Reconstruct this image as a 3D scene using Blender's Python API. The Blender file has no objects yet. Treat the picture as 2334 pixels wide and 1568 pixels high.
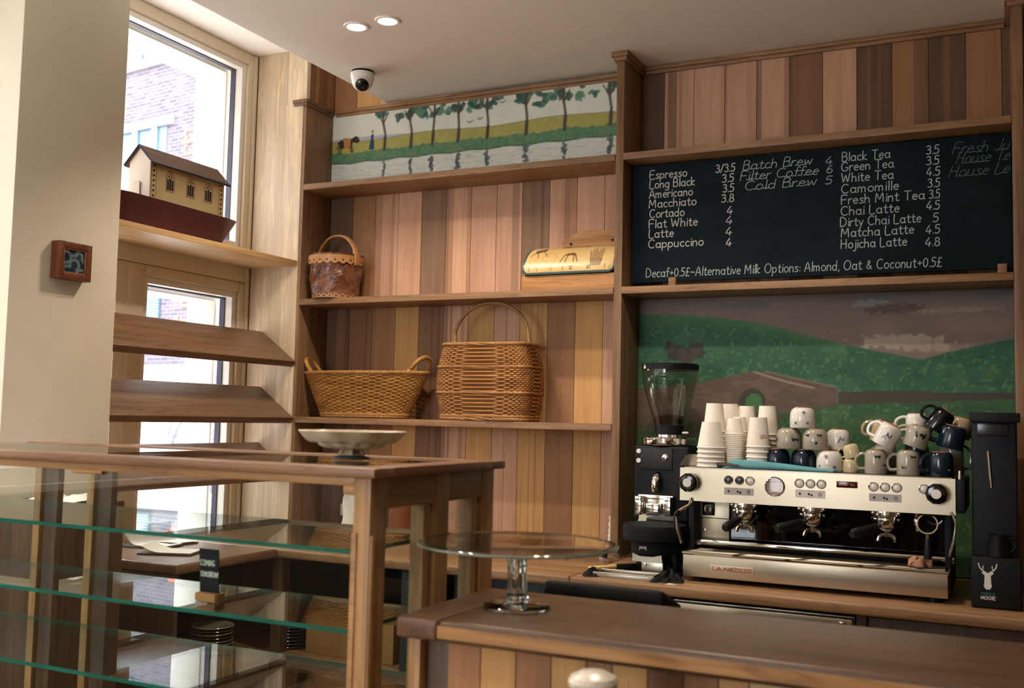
import bpy, bmesh, math, random
import numpy as np
from mathutils import Vector, Matrix, Euler
random.seed(7)
PI = math.pi
D = bpy.data
SC = bpy.context.scene
COL = SC.collection
R = math.radians

# ---------------------------------------------------------------- camera, sky, exposure
cam_d = D.cameras.new('camera')
cam = D.objects.new('camera', cam_d)
COL.objects.link(cam)
SC.camera = cam
_yaw, _pit, _rol = R(25.94), R(4.119), R(1.269)
_f = Vector((-math.sin(_yaw)*math.cos(_pit), math.cos(_yaw)*math.cos(_pit), math.sin(_pit)))
_r = Vector((math.cos(_yaw), math.sin(_yaw), 0))
_u = _r.cross(_f)
_r2 = math.cos(_rol)*_r + math.sin(_rol)*_u
_u2 = -math.sin(_rol)*_r + math.cos(_rol)*_u
cam.matrix_world = Matrix(((_r2.x, _u2.x, -_f.x, 0), (_r2.y, _u2.y, -_f.y, 0), (_r2.z, _u2.z, -_f.z, 1.48), (0, 0, 0, 1)))
cam_d.sensor_width = 36
cam_d.lens = 36*2336.9/2334
cam_d.clip_start = 0.05
cam_d.clip_end = 200
cam_d.dof.use_dof = True
cam_d.dof.focus_distance = 4.5
cam_d.dof.aperture_fstop = 4.0

SC.view_settings.view_transform = 'Standard'
SC.view_settings.look = 'None'
SC.view_settings.exposure = 0.45
SC.view_settings.gamma = 1.0
SC.view_settings.use_curve_mapping = False
SC.cycles.max_bounces = 9
SC.cycles.diffuse_bounces = 4
SC.cycles.glossy_bounces = 4
SC.cycles.transmission_bounces = 6
SC.cycles.transparent_max_bounces = 16
SC.cycles.caustics_reflective = False
SC.cycles.caustics_refractive = False
SC.cycles.sample_clamp_indirect = 6.0

world = D.worlds.new('overcast_sky')
SC.world = world
world.use_nodes = True
_nt = world.node_tree
_bg = _nt.nodes['Background']
_bg.inputs['Color'].default_value = (0.93, 0.94, 1.0, 1)
_bg.inputs['Strength'].default_value = 10.0

def portal(name, loc, rot, sx, sy):
    l = D.lights.new(name, 'AREA')
    l.shape = 'RECTANGLE'; l.size = sx; l.size_y = sy
    l.cycles.is_portal = True
    o = D.objects.new(name, l); o.location = loc; o.rotation_euler = rot
    COL.objects.link(o)
# daylight enters by the glazing of the left wall and the added window behind
portal('portal_upper', (-3.66, 3.2, 2.75), (0, R(-90), 0), 1.0, 1.8)
portal('portal_lower', (-3.66, 3.3, 1.15), (0, R(-90), 0), 2.0, 1.7)
portal('portal_near', (-3.66, 0.2, 1.95), (0, R(-90), 0), 2.6, 4.4)
portal('portal_window_added', (-2.3, -3.56, 1.85), (R(90), 0, 0), 1.6, 2.3)

LAMP_W = 30.0            # power of one ceiling downlight

# ---------------------------------------------------------------- helpers
class MB:
    """collects shapes and links them as one mesh object"""
    def __init__(s):
        s.bm = bmesh.new()
        s.col = s.bm.loops.layers.float_color.new('pc')
    def _paint(s, faces, c):
        if c is None: return
        c = (c[0], c[1], c[2], 1)
        for f in faces:
            for l in f.loops: l[s.col] = c
    def box(s, x0, x1, y0, y1, z0, z1, bev=0, seg=2, c=None, M=None):
        vs = [s.bm.verts.new(p) for p in ((x0,y0,z0),(x1,y0,z0),(x1,y1,z0),(x0,y1,z0),(x0,y0,z1),(x1,y0,z1),(x1,y1,z1),(x0,y1,z1))]
        fs = [s.bm.faces.new([vs[i] for i in q]) for q in ((3,2,1,0),(4,5,6,7),(0,1,5,4),(1,2,6,5),(2,3,7,6),(3,0,4,7))]
        s._paint(fs, c)
        if bev:
            es = list({e for f in fs for e in f.edges})
            r = bmesh.ops.bevel(s.bm, geom=es, offset=bev, segments=seg, profile=0.6, affect='EDGES')
            vs = list({v for v in r['verts']} | {v for v in vs if v.is_valid})
            s._paint([f for f in r['faces']], c)
            if c is not None:
                s._paint({f for v in vs if v.is_valid for f in v.link_faces}, c)
        if M is not None:
            bmesh.ops.transform(s.bm, matrix=M, verts=[v for v in vs if v.is_valid])
        return s
    def lathe(s, prof, n=32, c=None, M=None, cap=True, wob=None):
        """profile [(r, z)...] about z"""
        rings = []
        allv = []
        for k, (r, z) in enumerate(prof):
            ring = []
            if r < 1e-6:
                v = s.bm.verts.new((0, 0, z)); ring = [v]; allv.append(v)
            else:
                for i in range(n):
                    a = 2*PI*i/n
                    q = r if wob is None else wob(r, a, z)
                    v = s.bm.verts.new((q*math.cos(a), q*math.sin(a), z)); ring.append(v); allv.append(v)
            rings.append(ring)
        fs = []
        for a, b in zip(rings, rings[1:]):
            for i in range(n):
                j = (i+1) % n
                if len(a) == 1 and len(b) == 1: continue
                if len(a) == 1: q = [a[0], b[j], b[i]]
                elif len(b) == 1: q = [a[i], a[j], b[0]]
                else: q = [a[i], a[j], b[j], b[i]]
                fs.append(s.bm.faces.new(q))
        if cap:
            if len(rings[0]) > 1: fs.append(s.bm.faces.new(rings[0][::-1]))
            if len(rings[-1]) > 1: fs.append(s.bm.faces.new(rings[-1]))
        s._paint(fs, c)
        if M is not None: bmesh.ops.transform(s.bm, matrix=M, verts=allv)
        return s
    def tube(s, pts, r, n=8, closed=False, c=None, caps=True, M=None, sq=1.0):
        """round bar along a path; r a number or one per point"""
        P = [Vector(p) for p in pts]
        m = len(P)
        rr = r if isinstance(r, (list, tuple)) else [r]*m
        T = []
        for i in range(m):
            if closed: t = P[(i+1) % m]-P[i-1]
            else: t = P[min(i+1, m-1)]-P[max(i-1, 0)]
            T.append(t.normalized() if t.length > 1e-9 else Vector((0, 0, 1)))
        up = Vector((0, 0, 1)) if abs(T[0].z) < 0.9 else Vector((1, 0, 0))
        nrm = (up - T[0]*up.dot(T[0])).normalized()
        rings = []; allv = []
        for i in range(m):
            nrm = (nrm - T[i]*nrm.dot(T[i]))
            nrm = nrm.normalized() if nrm.length > 1e-6 else T[i].orthogonal().normalized()
            bn = T[i].cross(nrm)
            ring = []
            for k in range(n):
                a = 2*PI*k/n
                v = s.bm.verts.new(P[i] + rr[i]*(math.cos(a)*nrm + sq*math.sin(a)*bn)); ring.append(v); allv.append(v)
            rings.append(ring)
        fs = []
        for i in range(m if closed else m-1):
            a, b = rings[i], rings[(i+1) % m]
            for k in range(n):
                j = (k+1) % n
                fs.append(s.bm.faces.new([a[k], a[j], b[j], b[k]]))
        if not closed and caps:
            fs.append(s.bm.faces.new(rings[0][::-1])); fs.append(s.bm.faces.new(rings[-1]))
        s._paint(fs, c)
        if M is not None: bmesh.ops.transform(s.bm, matrix=M, verts=allv)
        return s
    def prism(s, poly, d, c=None, M=None):
        """polygon in the xz plane, extruded from y=0 to y=d"""
        a = [s.bm.verts.new((x, 0, z)) for x, z in poly]
        b = [s.bm.verts.new((x, d, z)) for x, z in poly]
        fs = [s.bm.faces.new(a), s.bm.faces.new(b[::-1])]
        n = len(a)
        for i in range(n):
            j = (i+1) % n
            fs.append(s.bm.faces.new([a[j], a[i], b[i], b[j]]))
        s._paint(fs, c)
        if M is not None: bmesh.ops.transform(s.bm, matrix=M, verts=a+b)
        return s
    def grid(s, fn, nu, nv, c=None, closed_u=False):
        """fn(u, v) -> point, u and v in 0..1"""
        vs = [[s.bm.verts.new(fn(i/(nu if closed_u else nu-1), j/(nv-1))) for i in range(nu)] for j in range(nv)]
        fs = []
        for j in range(nv-1):
            for i in range(nu if closed_u else nu-1):
                k = (i+1) % nu
                fs.append(s.bm.faces.new([vs[j][i], vs[j][k], vs[j+1][k], vs[j+1][i]]))
        s._paint(fs, c)
        return s
    def build(s, name, m=None, parent=None, loc=None, rot=None, smooth=True, sharp=35):
        bmesh.ops.recalc_face_normals(s.bm, faces=s.bm.faces[:])
        me = D.meshes.new(name)
        s.bm.to_mesh(me); s.bm.free()
        if m is not None: me.materials.append(m)
        if smooth:
            for p in me.polygons: p.use_smooth = True
            me.set_sharp_from_angle(angle=R(sharp))
        o = D.objects.new(name, me)
        COL.objects.link(o)
        if parent is not None: o.parent = parent
        if loc is not None: o.location = loc
        if rot is not None: o.rotation_euler = rot
        return o

def tag(o, label, cat, group=None):
    o['label'] = label; o['category'] = cat
    if group: o['group'] = group
    return o
def thing(name, label, cat, loc=(0,0,0), rot=(0,0,0), group=None):
    o = D.objects.new(name, None)
    o.empty_display_size = 0.05
    COL.objects.link(o)
    o.location = loc; o.rotation_euler = rot
    return tag(o, label, cat, group)
def struct(o):
    o['kind'] = 'structure'
    return o
def kids(o): return [c for c in D.objects if c.parent == o]
def dup(root, loc, rot=None, label=None, group=None, scale=None):
    """a copy of a thing with copies of its parts and sub-parts"""
    r = root.copy(); COL.objects.link(r); r.location = loc
    if rot is not None: r.rotation_euler = rot
    if label: r['label'] = label
    if group: r['group'] = group
    if scale: r.scale = scale
    for ch in list(root.children):
        c = ch.copy(); COL.objects.link(c); c.parent = r
        for g in list(ch.children):
            d = g.copy(); COL.objects.link(d); d.parent = c
    return r
def arc(cx, cy, rx, ry, a0, a1, n=12):
    return [(cx+rx*math.cos(R(a0+(a1-a0)*i/n)), cy+ry*math.sin(R(a0+(a1-a0)*i/n))) for i in range(n+1)]
def smooth_path(P, k=6, closed=False):
    """Catmull-Rom through the points"""
    P = [Vector(p) for p in P]; n = len(P); out = []
    rng = range(n) if closed else range(n-1)
    for i in rng:
        if closed: a, b, c, d = P[i-1], P[i], P[(i+1) % n], P[(i+2) % n]
        else: a, b, c, d = P[max(i-1,0)], P[i], P[i+1], P[min(i+2,n-1)]
        for j in range(k):
            t = j/k
            out.append(0.5*((2*b)+(-a+c)*t+(2*a-5*b+4*c-d)*t*t+(-a+3*b-3*c+d)*t**3))
    if not closed: out.append(P[-1])
    return out
def T(x, y, z): return Matrix.Translation((x, y, z))
def rotM(a, ax): return Matrix.Rotation(a, 4, ax)

# ---------------------------------------------------------------- materials
def hexc(h):
    v = [int(h[i:i+2], 16)/255 for i in (0, 2, 4)]
    return tuple(c/12.92 if c <= 0.04045 else ((c+0.055)/1.055)**2.4 for c in v)
def newmat(name):
    m = D.materials.new(name); m.use_nodes = True
    nt = m.node_tree
    return m, nt, nt.nodes, nt.links, nt.nodes['Principled BSDF']
def noise(nt, scale, mapscale=(1,1,1), detail=4, rough=0.6, dist=0.0, coord='Object', loc=(0,0,0)):
    tc = nt.nodes.new('ShaderNodeTexCoord'); mp = nt.nodes.new('ShaderNodeMapping'); n = nt.nodes.new('ShaderNodeTexNoise')
    mp.inputs['Scale'].default_value = mapscale
    mp.inputs['Location'].default_value = loc
    n.inputs['Scale'].default_value = scale; n.inputs['Detail'].default_value = detail
    n.inputs['Roughness'].default_value = rough; n.inputs['Distortion'].default_value = dist
    nt.links.new(tc.outputs[coord], mp.inputs[0]); nt.links.new(mp.outputs[0], n.inputs['Vector'])
    return n.outputs['Fac']
def ramp(nt, fac, stops):
    r = nt.nodes.new('ShaderNodeValToRGB')
    el = r.color_ramp.elements
    while len(el) < len(stops): el.new(0.5)
    for e, (p, c) in zip(el, stops):
        e.position = p; e.color = (c[0], c[1], c[2], 1)
    nt.links.new(fac, r.inputs[0])
    return r.outputs[0]
def mix(nt, a, b, fac, mode='MIX'):
    m = nt.nodes.new('ShaderNodeMix'); m.data_type = 'RGBA'; m.blend_type = mode
    for sock, v in ((m.inputs[6], a), (m.inputs[7], b), (m.inputs[0], fac)):
        if isinstance(v, (int, float)): sock.default_value = v
        elif isinstance(v, tuple): sock.default_value = (v[0], v[1], v[2], 1)
        else: nt.links.new(v, sock)
    return m.outputs[2]
def bump(nt, bsdf, fac, strength=0.3, dist=0.002):
    b = nt.nodes.new('ShaderNodeBump'); b.inputs['Strength'].default_value = strength; b.inputs['Distance'].default_value = dist
    nt.links.new(fac, b.inputs['Height']); nt.links.new(b.outputs[0], bsdf.inputs['Normal'])
def plain(name, h, rough=0.5, metal=0.0, spec=0.5, var=0.0, vscale=8, bmp=0.0, bscale=60, coat=0.0, emit=None, estr=0):
    m, nt, N, L, b = newmat(name)
    c = hexc(h)
    b.inputs['Base Color'].default_value = (*c, 1)
    b.inputs['Roughness'].default_value = rough; b.inputs['Metallic'].default_value = metal
    b.inputs['Specular IOR Level'].default_value = spec
    b.inputs['Coat Weight'].default_value = coat
    n = noise(nt, vscale)
    if var:
        col = ramp(nt, n, [(0.25, tuple(x*(1-var) for x in c)), (0.75, tuple(min(1, x*(1+var)) for x in c))])
        L.new(col, b.inputs['Base Color'])
    if bmp: bump(nt, b, noise(nt, bscale), bmp)
    if emit:
        b.inputs['Emission Color'].default_value = (*emit, 1); b.inputs['Emission Strength'].default_value = estr
    return m
def wood(name, light, dark, axis='x', rough=0.45, scale=1.0, rings=0.5, spec=0.4, attr=False, fleck=0.0, grain=0.55):
    """grain runs along the axis"""
    m, nt, N, L, b = newmat(name)
    long, cross = 1.2*scale, 22*scale
    s = {'x': (long, cross, cross), 'y': (cross, long, cross), 'z': (cross, cross, long)}[axis]
    s2 = tuple(v*5 if v == cross else v*3 for v in s)
    s3 = tuple(v*0.35 if v == cross else v*0.8 for v in s)
    lo, hi = hexc(dark), hexc(light)
    n1 = noise(nt, 1.0, s, 4, 0.6, 0.8)
    n2 = noise(nt, 1.0, s2, 3, 0.7, 0.2)
    n3 = noise(nt, 1.0, s3, 3, 0.5, 1.2)
    c1 = ramp(nt, n1, [(0.3, lo), (0.7, hi)])
    g = ramp(nt, n2, [(0.35, (0.62, 0.58, 0.55)), (0.6, (1, 1, 1))])
    c2 = mix(nt, c1, g, grain, 'MULTIPLY')
    w = N.new('ShaderNodeMath'); w.operation = 'SINE'
    mul = N.new('ShaderNodeMath'); mul.operation = 'MULTIPLY'; mul.inputs[1].default_value = 55
    L.new(n3, mul.inputs[0]); L.new(mul.outputs[0], w.inputs[0])
    rg = ramp(nt, w.outputs[0], [(0.0, (1, 1, 1)), (0.75, (0.92, 0.9, 0.88)), (1.0, (0.6, 0.55, 0.52))])
    c3 = mix(nt, c2, rg, rings, 'MULTIPLY')
    if fleck:
        fs = {'x': (5, 60, 60), 'y': (60, 5, 60), 'z': (60, 60, 5)}[axis]
        n4 = noise(nt, 0.45, tuple(v for v in fs), 4, 0.6, 2.0)
        fl = ramp(nt, n4, [(0.52, (1, 1, 1)), (0.62, (1.35, 1.3, 1.2))])
        c3 = mix(nt, c3, fl, fleck, 'MULTIPLY')
    if attr:
        a = N.new('ShaderNodeAttribute'); a.attribute_name = 'pc'
        c3 = mix(nt, c3, a.outputs['Color'], 1.0, 'MULTIPLY')
    L.new(c3, b.inputs['Base Color'])
    b.inputs['Roughness'].default_value = rough
    b.inputs['Specular IOR Level'].default_value = spec
    bump(nt, b, n2, 0.12, 0.001)
    return m
def painted(name, rough=0.55, var=0.06, scale=40, spec=0.4):
    """colour from the mesh's own colour attribute (painted decoration)"""
    m, nt, N, L, b = newmat(name)
    a = N.new('ShaderNodeAttribute'); a.attribute_name = 'pc'
    g = ramp(nt, noise(nt, scale), [(0.3, (1-var,)*3), (0.7, (1+var,)*3)])
    L.new(mix(nt, a.outputs['Color'], g, 1.0, 'MULTIPLY'), b.inputs['Base Color'])
    b.inputs['Roughness'].default_value = rough; b.inputs['Specular IOR Level'].default_value = spec
    return m
def glass(name, tint=(0.96, 0.985, 0.97), rough=0.0, refl=1.0):
    """thin sheet glass: clear transmission plus fresnel reflection"""
    m = D.materials.new(name); m.use_nodes = True
    nt = m.node_tree; N = nt.nodes; L = nt.links
    N.clear()
    out = N.new('ShaderNodeOutputMaterial'); t = N.new('ShaderNodeBsdfTransparent'); g = N.new('ShaderNodeBsdfGlossy')
    mx = N.new('ShaderNodeMixShader'); fr = N.new('ShaderNodeFresnel'); mu = N.new('ShaderNodeMath')
    geo = N.new('ShaderNodeNewGeometry'); ior = N.new('ShaderNodeMix')
    ior.data_type = 'FLOAT'; ior.inputs[2].default_value = 1.5; ior.inputs[3].default_value = 1/1.5
    # the back of a sheet reflects as its front does
    L.new(geo.outputs['Backfacing'], ior.inputs[0]); L.new(ior.outputs[0], fr.inputs['IOR'])
    t.inputs['Color'].default_value = (*tint, 1)
    g.inputs['Roughness'].default_value = rough
    mu.use_clamp = True
    mu.operation = 'MULTIPLY'; mu.inputs[1].default_value = refl
    L.new(fr.outputs[0], mu.inputs[0]); L.new(mu.outputs[0], mx.inputs[0])
    L.new(t.outputs[0], mx.inputs[1]); L.new(g.outputs[0], mx.inputs[2]); L.new(mx.outputs[0], out.inputs[0])
    return m
def brushed(name, h, rough=0.28, axis='x', metal=1.0):
    m, nt, N, L, b = newmat(name)
    b.inputs['Base Color'].default_value = (*hexc(h), 1); b.inputs['Metallic'].default_value = metal
    s = {'x': (2, 300, 300), 'z': (300, 300, 2)}[axis]
    n = noise(nt, 1.0, s, 2)
    r = N.new('ShaderNodeMapRange'); r.inputs[3].default_value = rough-0.06; r.inputs[4].default_value = rough+0.08
    L.new(n, r.inputs[0]); L.new(r.outputs[0], b.inputs['Roughness'])
    bump(nt, b, n, 0.06, 0.0005)
    return m

M_oak_x = wood('oak_along_x', 'a8805a', '80603f', 'x', 0.45, 1.0, 0.55)
M_oak_y = wood('oak_along_y', '85654a', '654a35', 'y', 0.36, 1.0, 0.6)
M_oak_z = wood('oak_along_z', '9c7856', '745539', 'z', 0.45, 1.0, 0.55)
M_oak_pale = wood('pale_quartered_oak', 'dcc8ac', 'c8b090', 'z', 0.4, 0.8, 0.08, fleck=0.7, grain=.3)
M_oak_under = wood('pale_oak_board', 'd0ac7c', 'bb9262', 'y', 0.45, 0.8, 0.15)
M_dark_x = wood('dark_oak_along_x', '80603f', '5c442c', 'x', 0.42, 1.0, 0.6)
M_dark_z = wood('dark_oak_along_z', '644a32', '463424', 'z', 0.5, 1.0, 0.4)
M_top_x = wood('counter_oak', '664b32', '4a3524', 'x', 0.38, 0.8, 0.45)
M_top_edge = wood('counter_oak_lit_edge', 'c8975c', '946a3e', 'x', 0.42, 0.6, 0.75)  # paler copy of the counter oak, front light put into the colour
M_case_x = wood('case_oak_x', 'b98d58', '8f683e', 'x', 0.4, 1.0, 0.4)
M_case_y = wood('case_oak_y', 'a37c50', '7c5a38', 'y', 0.42, 1.0, 0.4)
M_case_z = wood('case_oak_z', 'b78e5c', '8f6a42', 'z', 0.42, 1.0, 0.4)
M_case_top = wood('case_top_oak', '98714e', '735238', 'x', 0.35, 0.9, 0.45)
M_plank = wood('cedar_planks', 'ffffff', 'e4dcd6', 'z', 0.6, 0.8, 0.06, spec=0.25, attr=True, grain=0.22)
M_white = plain('cream_wall_paint', 'd3cab6', 0.85, spec=0.2, var=0.03, bmp=0.05)
M_ceil = plain('ceiling_paint', 'e8e0d6', 0.9, spec=0.15, var=0.02)
M_ceil_white = plain('recess_paint', 'f2ebe2', 0.9, spec=0.15, var=0.02)
M_frame = plain('window_frame_paint', 'e0d3ba', 0.5, var=0.03, vscale=3)
M_sash = plain('white_sash_paint', 'eee9e2', 0.45)
M_gasket = plain('window_gasket', '4a4a5a', 0.6)
M_pane = glass('window_glass', (0.97, 0.98, 0.98))
M_case_glass = glass('case_glass', (0.93, 0.965, 0.95))
M_shelf_glass = glass('shelf_glass', (0.90, 0.95, 0.93), refl=1.25)
M_glass_edge = plain('green_glass_edge', '1d6a5c', 0.12, spec=0.8, var=0.25, vscale=6)
M_clear, _nt2, _N2, _L2, _b2_ = newmat('clear_glass')
_b2_.inputs['Base Color'].default_value = (0.95, 0.985, 0.97, 1); _b2_.inputs['Roughness'].default_value = 0.0
_b2_.inputs['Transmission Weight'].default_value = 1.0; _b2_.inputs['IOR'].default_value = 1.48
M_steel = brushed('brushed_steel', 'cdbfa7', 0.33)
M_steel_z = brushed('brushed_steel_z', 'd2c8b6', 0.26, 'z')
M_chrome = plain('chrome', 'e6e2da', 0.07, metal=1.0)
M_dullsteel = plain('dull_steel', 'b8b0a2', 0.3, metal=1.0, var=0.1)
M_black = plain('black_plastic', '08090a', 0.5, spec=0.25, var=0.15)
M_blackgloss = plain('gloss_black', '08090b', 0.12, spec=0.6)
M_blackmatte = plain('matte_black', '0c0d0d', 0.7, spec=0.2, var=0.2)
M_charcoal = plain('charcoal_metal', '202122', 0.45, spec=0.35, var=0.1)
M_whiteplastic = plain('white_plastic', 'e9e4dc', 0.35)
M_paper = plain('paper', 'e6dfd3', 0.8, spec=0.1, var=0.03)
M_papercup = plain('paper_cup', 'efe7da', 0.65, spec=0.25, var=0.02)
M_card = plain('cardboard', 'a07a4c', 0.8, spec=0.1, var=0.1)
M_red = plain('red_print', 'a23a34', 0.6)
M_printred = plain('cup_print', 'd07a60', 0.7)
M_chalk = plain('chalk', 'dcdcd2', 0.95, spec=0.05, var=0.15, vscale=300)
M_chalk_dim = plain('thin_shaded_chalk', 'bccdc6', 0.95, spec=0.05, var=0.2, vscale=300)  # thinner chalk, the light's falloff along the board put into its colour
M_chalk_faint = plain('faint_chalk', '5f807c', 0.95, spec=0.05, var=0.3, vscale=300)
M_floor = wood('floor_boards', 'c2ac8c', 'a58d6c', 'y', 0.5, 0.7, 0.3)
M_painted = painted('painted_decoration')
M_ceramic = painted('painted_glazed_ceramic', rough=0.12, var=0.05, spec=0.55)
M_wicker = wood('wicker_cane', 'c9954f', '94632c', 'x', 0.42, 2.0, 0.0, spec=0.5)
M_wicker2 = wood('brown_wicker_cane', 'c08a50', '8a5a2c', 'x', 0.42, 2.0, 0.0, spec=0.5)
M_cord = plain('woven_handle', '9a7040', 0.5, var=0.25, vscale=60)
YF, YB, ZC = 4.14, 4.3774, 3.088
XW = -3.54
# ---------------------------------------------------------------- room shell
struct(MB().box(-3.75, 3.0, -3.5, 4.6, -0.1, 0.0).build('floor', M_floor, smooth=False))
c_ = MB()
c_.box(-2.876, 3.0, -3.5, 4.6, ZC, ZC+0.30)
struct(c_.build('ceiling', M_ceil, smooth=False))
struct(MB().box(-3.75, -2.876, -3.5, 4.6, 3.343, 3.42).build('ceiling_window_recess', M_ceil_white, smooth=False))
struct(MB().box(3.0, 3.1, -3.5, 4.6, -0.1, 3.42).build('wall_right', plain('brown_wall_paint', '6b5845', 0.85, spec=.2), smooth=False))
wf = MB()
for (a, b_, c_, d_) in ((-3.75, -3.1, -.1, 3.42), (-1.5, 3.1, -.1, 3.42), (-3.1, -1.5, -.1, .7), (-3.1, -1.5, 3.0, 3.42)): wf.box(a, b_, -3.6, -3.5, c_, d_)
struct(wf.build('wall_front', M_white, smooth=False))
struct(MB().box(-3.75, 3.1, YB+0.02, YB+0.2, -0.1, 3.42).build('wall_back', M_white, smooth=False))

# vertical cedar boards lining the back wall, each board's own tint plus the colour of the light on it
PINK, LIGHT, GOLD, MID, BRN, DRK, GREY = [hexc(h) for h in ('cda288', 'd6aa8c', 'd6a86c', 'a87c58', '8e6a4c', '6c5140', '8f735c')]
def darker(c, f): return tuple(x*f for x in c)
def board(mb, x0, x1, z0, z1, c, streaks=()):
    """one board: full boards with darker grain bands at fractions of the width"""
    g = 0.0012
    x0 += g; x1 -= g
    cuts = [0.0]
    for a, b_, cc in streaks: cuts += [a, b_]
    cuts.append(1.0)
    w = x1-x0
    spans = []
    last = 0.0
    for a, b_, cc in streaks:
        cc = tuple(0.4*p+0.6*q for p, q in zip(c, cc))
        if a > last: spans.append((last, a, c))
        spans.append((a, b_, cc)); last = b_
    if last < 1: spans.append((last, 1.0, c))
    for a, b_, cc in spans:
        mb.box(x0+w*a, x0+w*b_, YB, YB+0.018, z0, z1, c=cc)
bxL = [-3.207, -3.065, -2.926, -2.787, -2.650, -2.508, -2.367, -2.227, -2.090, -1.947, -1.807, -1.670, -1.515]
# upper run (above the middle shelf), daylight's pink put into the board tints
up = [(DRK, ()), (MID, ((0, .2, BRN),)), (PINK, ((0, .3, MID), (.7, .85, MID))), (LIGHT, ()), (GREY, ((0, .08, BRN), (.8, 1, BRN))),
      (LIGHT, ((0, .12, DRK), (.12, .3, MID), (.85, 1, MID))), (PINK, ()), (PINK, ((.62, .9, GREY),)), (GREY, ((.3, .42, BRN), (.7, .8, DRK))),
      (PINK, ((.55, .75, BRN), (.75, 1, MID))), (LIGHT, ()), (PINK, ())]
lo = [(DRK, ((.45, .8, BRN),)), (BRN, ((.7, .78, DRK),)), (MID, ((0, .15, BRN),)), (GOLD, ()), (BRN, ((.5, .6, DRK), (.8, .88, DRK))),  # lower run, warm light put into the golden tints
      (LIGHT, ((0, .18, DRK), (.25, .35, BRN), (.7, .85, MID))), (GOLD, ()), (LIGHT, ((.45, .5, MID),)), (GOLD, ((.4, .46, MID), (.62, .68, MID))),
      (MID, ((0, 1, darker(MID, .9)),)), (GOLD, ()), (LIGHT, ())]
w_ = MB()
for i in range(12):
    board(w_, bxL[i], bxL[i+1], 2.037, 3.0, *up[i])
    board(w_, bxL[i], bxL[i+1], 0.86, 2.037, *lo[i])
topc = [MID, GOLD, LIGHT, GOLD, LIGHT, MID]
for i in range(6): board(w_, bxL[i], bxL[i+1], 3.07, 3.343, topc[i])
bxR = [-1.497, -1.39, -1.253, -1.115, -0.974, -0.835, -0.697, -0.559, -0.421, -0.282, -0.144, -0.014, 0.2, 0.34, 0.48, 0.62]
rt = [(DRK, ()), (PINK, ((.12, .42, DRK), (.5, .6, MID))), (PINK, ()), (PINK, ((0, .06, BRN),)), (LIGHT, ((0, .18, DRK),)), (darker(DRK, 1.15), ()) , (LIGHT, ()),
      (DRK, ((.3, .4, BRN), (.6, .7, BRN))), (MID, ((.6, 1, DRK),)), (DRK, ((.4, .6, BRN),)), (MID, ()), (BRN, ((0, .12, DRK),)), (MID, ()), (BRN, ()), (MID, ())]
rt[4] = (LIGHT, ((0, .15, DRK), (.85, 1, GREY)))
rt[5] = (BRN, ((.0, .1, DRK),)); rt[6] = (LIGHT, ())
for i in range(len(bxR)-1): board(w_, bxR[i], bxR[i+1], 0.86, 3.06, *rt[i])
for k, (y0, y1, c) in enumerate(((YF+.031, YF+.075, BRN), (YF+.076, YF+.10, MID), (YF+.101, YF+.17, BRN), (YF+.171, YB, MID))): w_.box(-3.24, -3.209, y0, y1, 3.075, 3.343, c=c)
struct(w_.build('wall_back_boards', M_plank, smooth=False))

# ---------------------------------------------------------------- window wall (left)
l_ = MB()
l_.box(-3.72, XW, -3.5, -2.1, 0, 3.42)
l_.box(-3.72, XW, 2.38, 2.50, 0, 3.42)
l_.box(-3.72, XW, 4.14, 4.6, 0, 3.42)
l_.box(-3.72, XW, -2.1, 2.38, 3.25, 3.42)
l_.box(-3.72, XW-0.06, 2.5, 4.14, 3.30, 3.42)
struct(l_.build('wall_left', M_white, smooth=False))
struct(MB().box(-3.72, XW, -2.1, 2.38, 0, 1.17).build('wall_left_panelling', M_dark_z, smooth=False))
def xframe(mb, y0, y1, z0, z1, t, xa, xb, bev=0.004, sides='LRTB'):
    """a rectangular frame in the window wall, members t wide"""
    if 'L' in sides: mb.box(xa, xb, y0, y0+t, z0, z1, bev)
    if 'R' in sides: mb.box(xa, xb, y1-t, y1, z0, z1, bev)
    if 'T' in sides: mb.box(xa, xb, y0+t, y1-t, z1-t, z1, bev)
    if 'B' in sides: mb.box(xa, xb, y0+t, y1-t, z0, z0+t, bev)
# upper window
f_ = MB()
xframe(f_, 2.50, 4.138, 2.26, 3.342, 0.058, -3.64, XW, 0.006)
f_.box(-3.545, -3.528, 4.118, 4.139, 2.26, 3.342, 0.006)
w1 = struct(f_.build('window_1', M_frame))
s_ = MB(); xframe(s_, 2.558, 4.08, 2.318, 3.284, 0.03, -3.63, -3.556, 0.004); xframe(s_, 2.58, 4.066, 2.34, 3.268, 0.028, -3.86, -3.652, 0.003)
s_.build('window_sash', M_sash, w1)
g_ = MB(); xframe(g_, 2.588, 4.052, 2.345, 3.256, 0.007, -3.63, -3.60, 0); g_.build('window_gasket', M_gasket, w1, smooth=False)
MB().box(-3.645, -3.635, 2.595, 4.045, 2.352, 3.249).build('window_pane', M_pane, w1, smooth=False)
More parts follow.
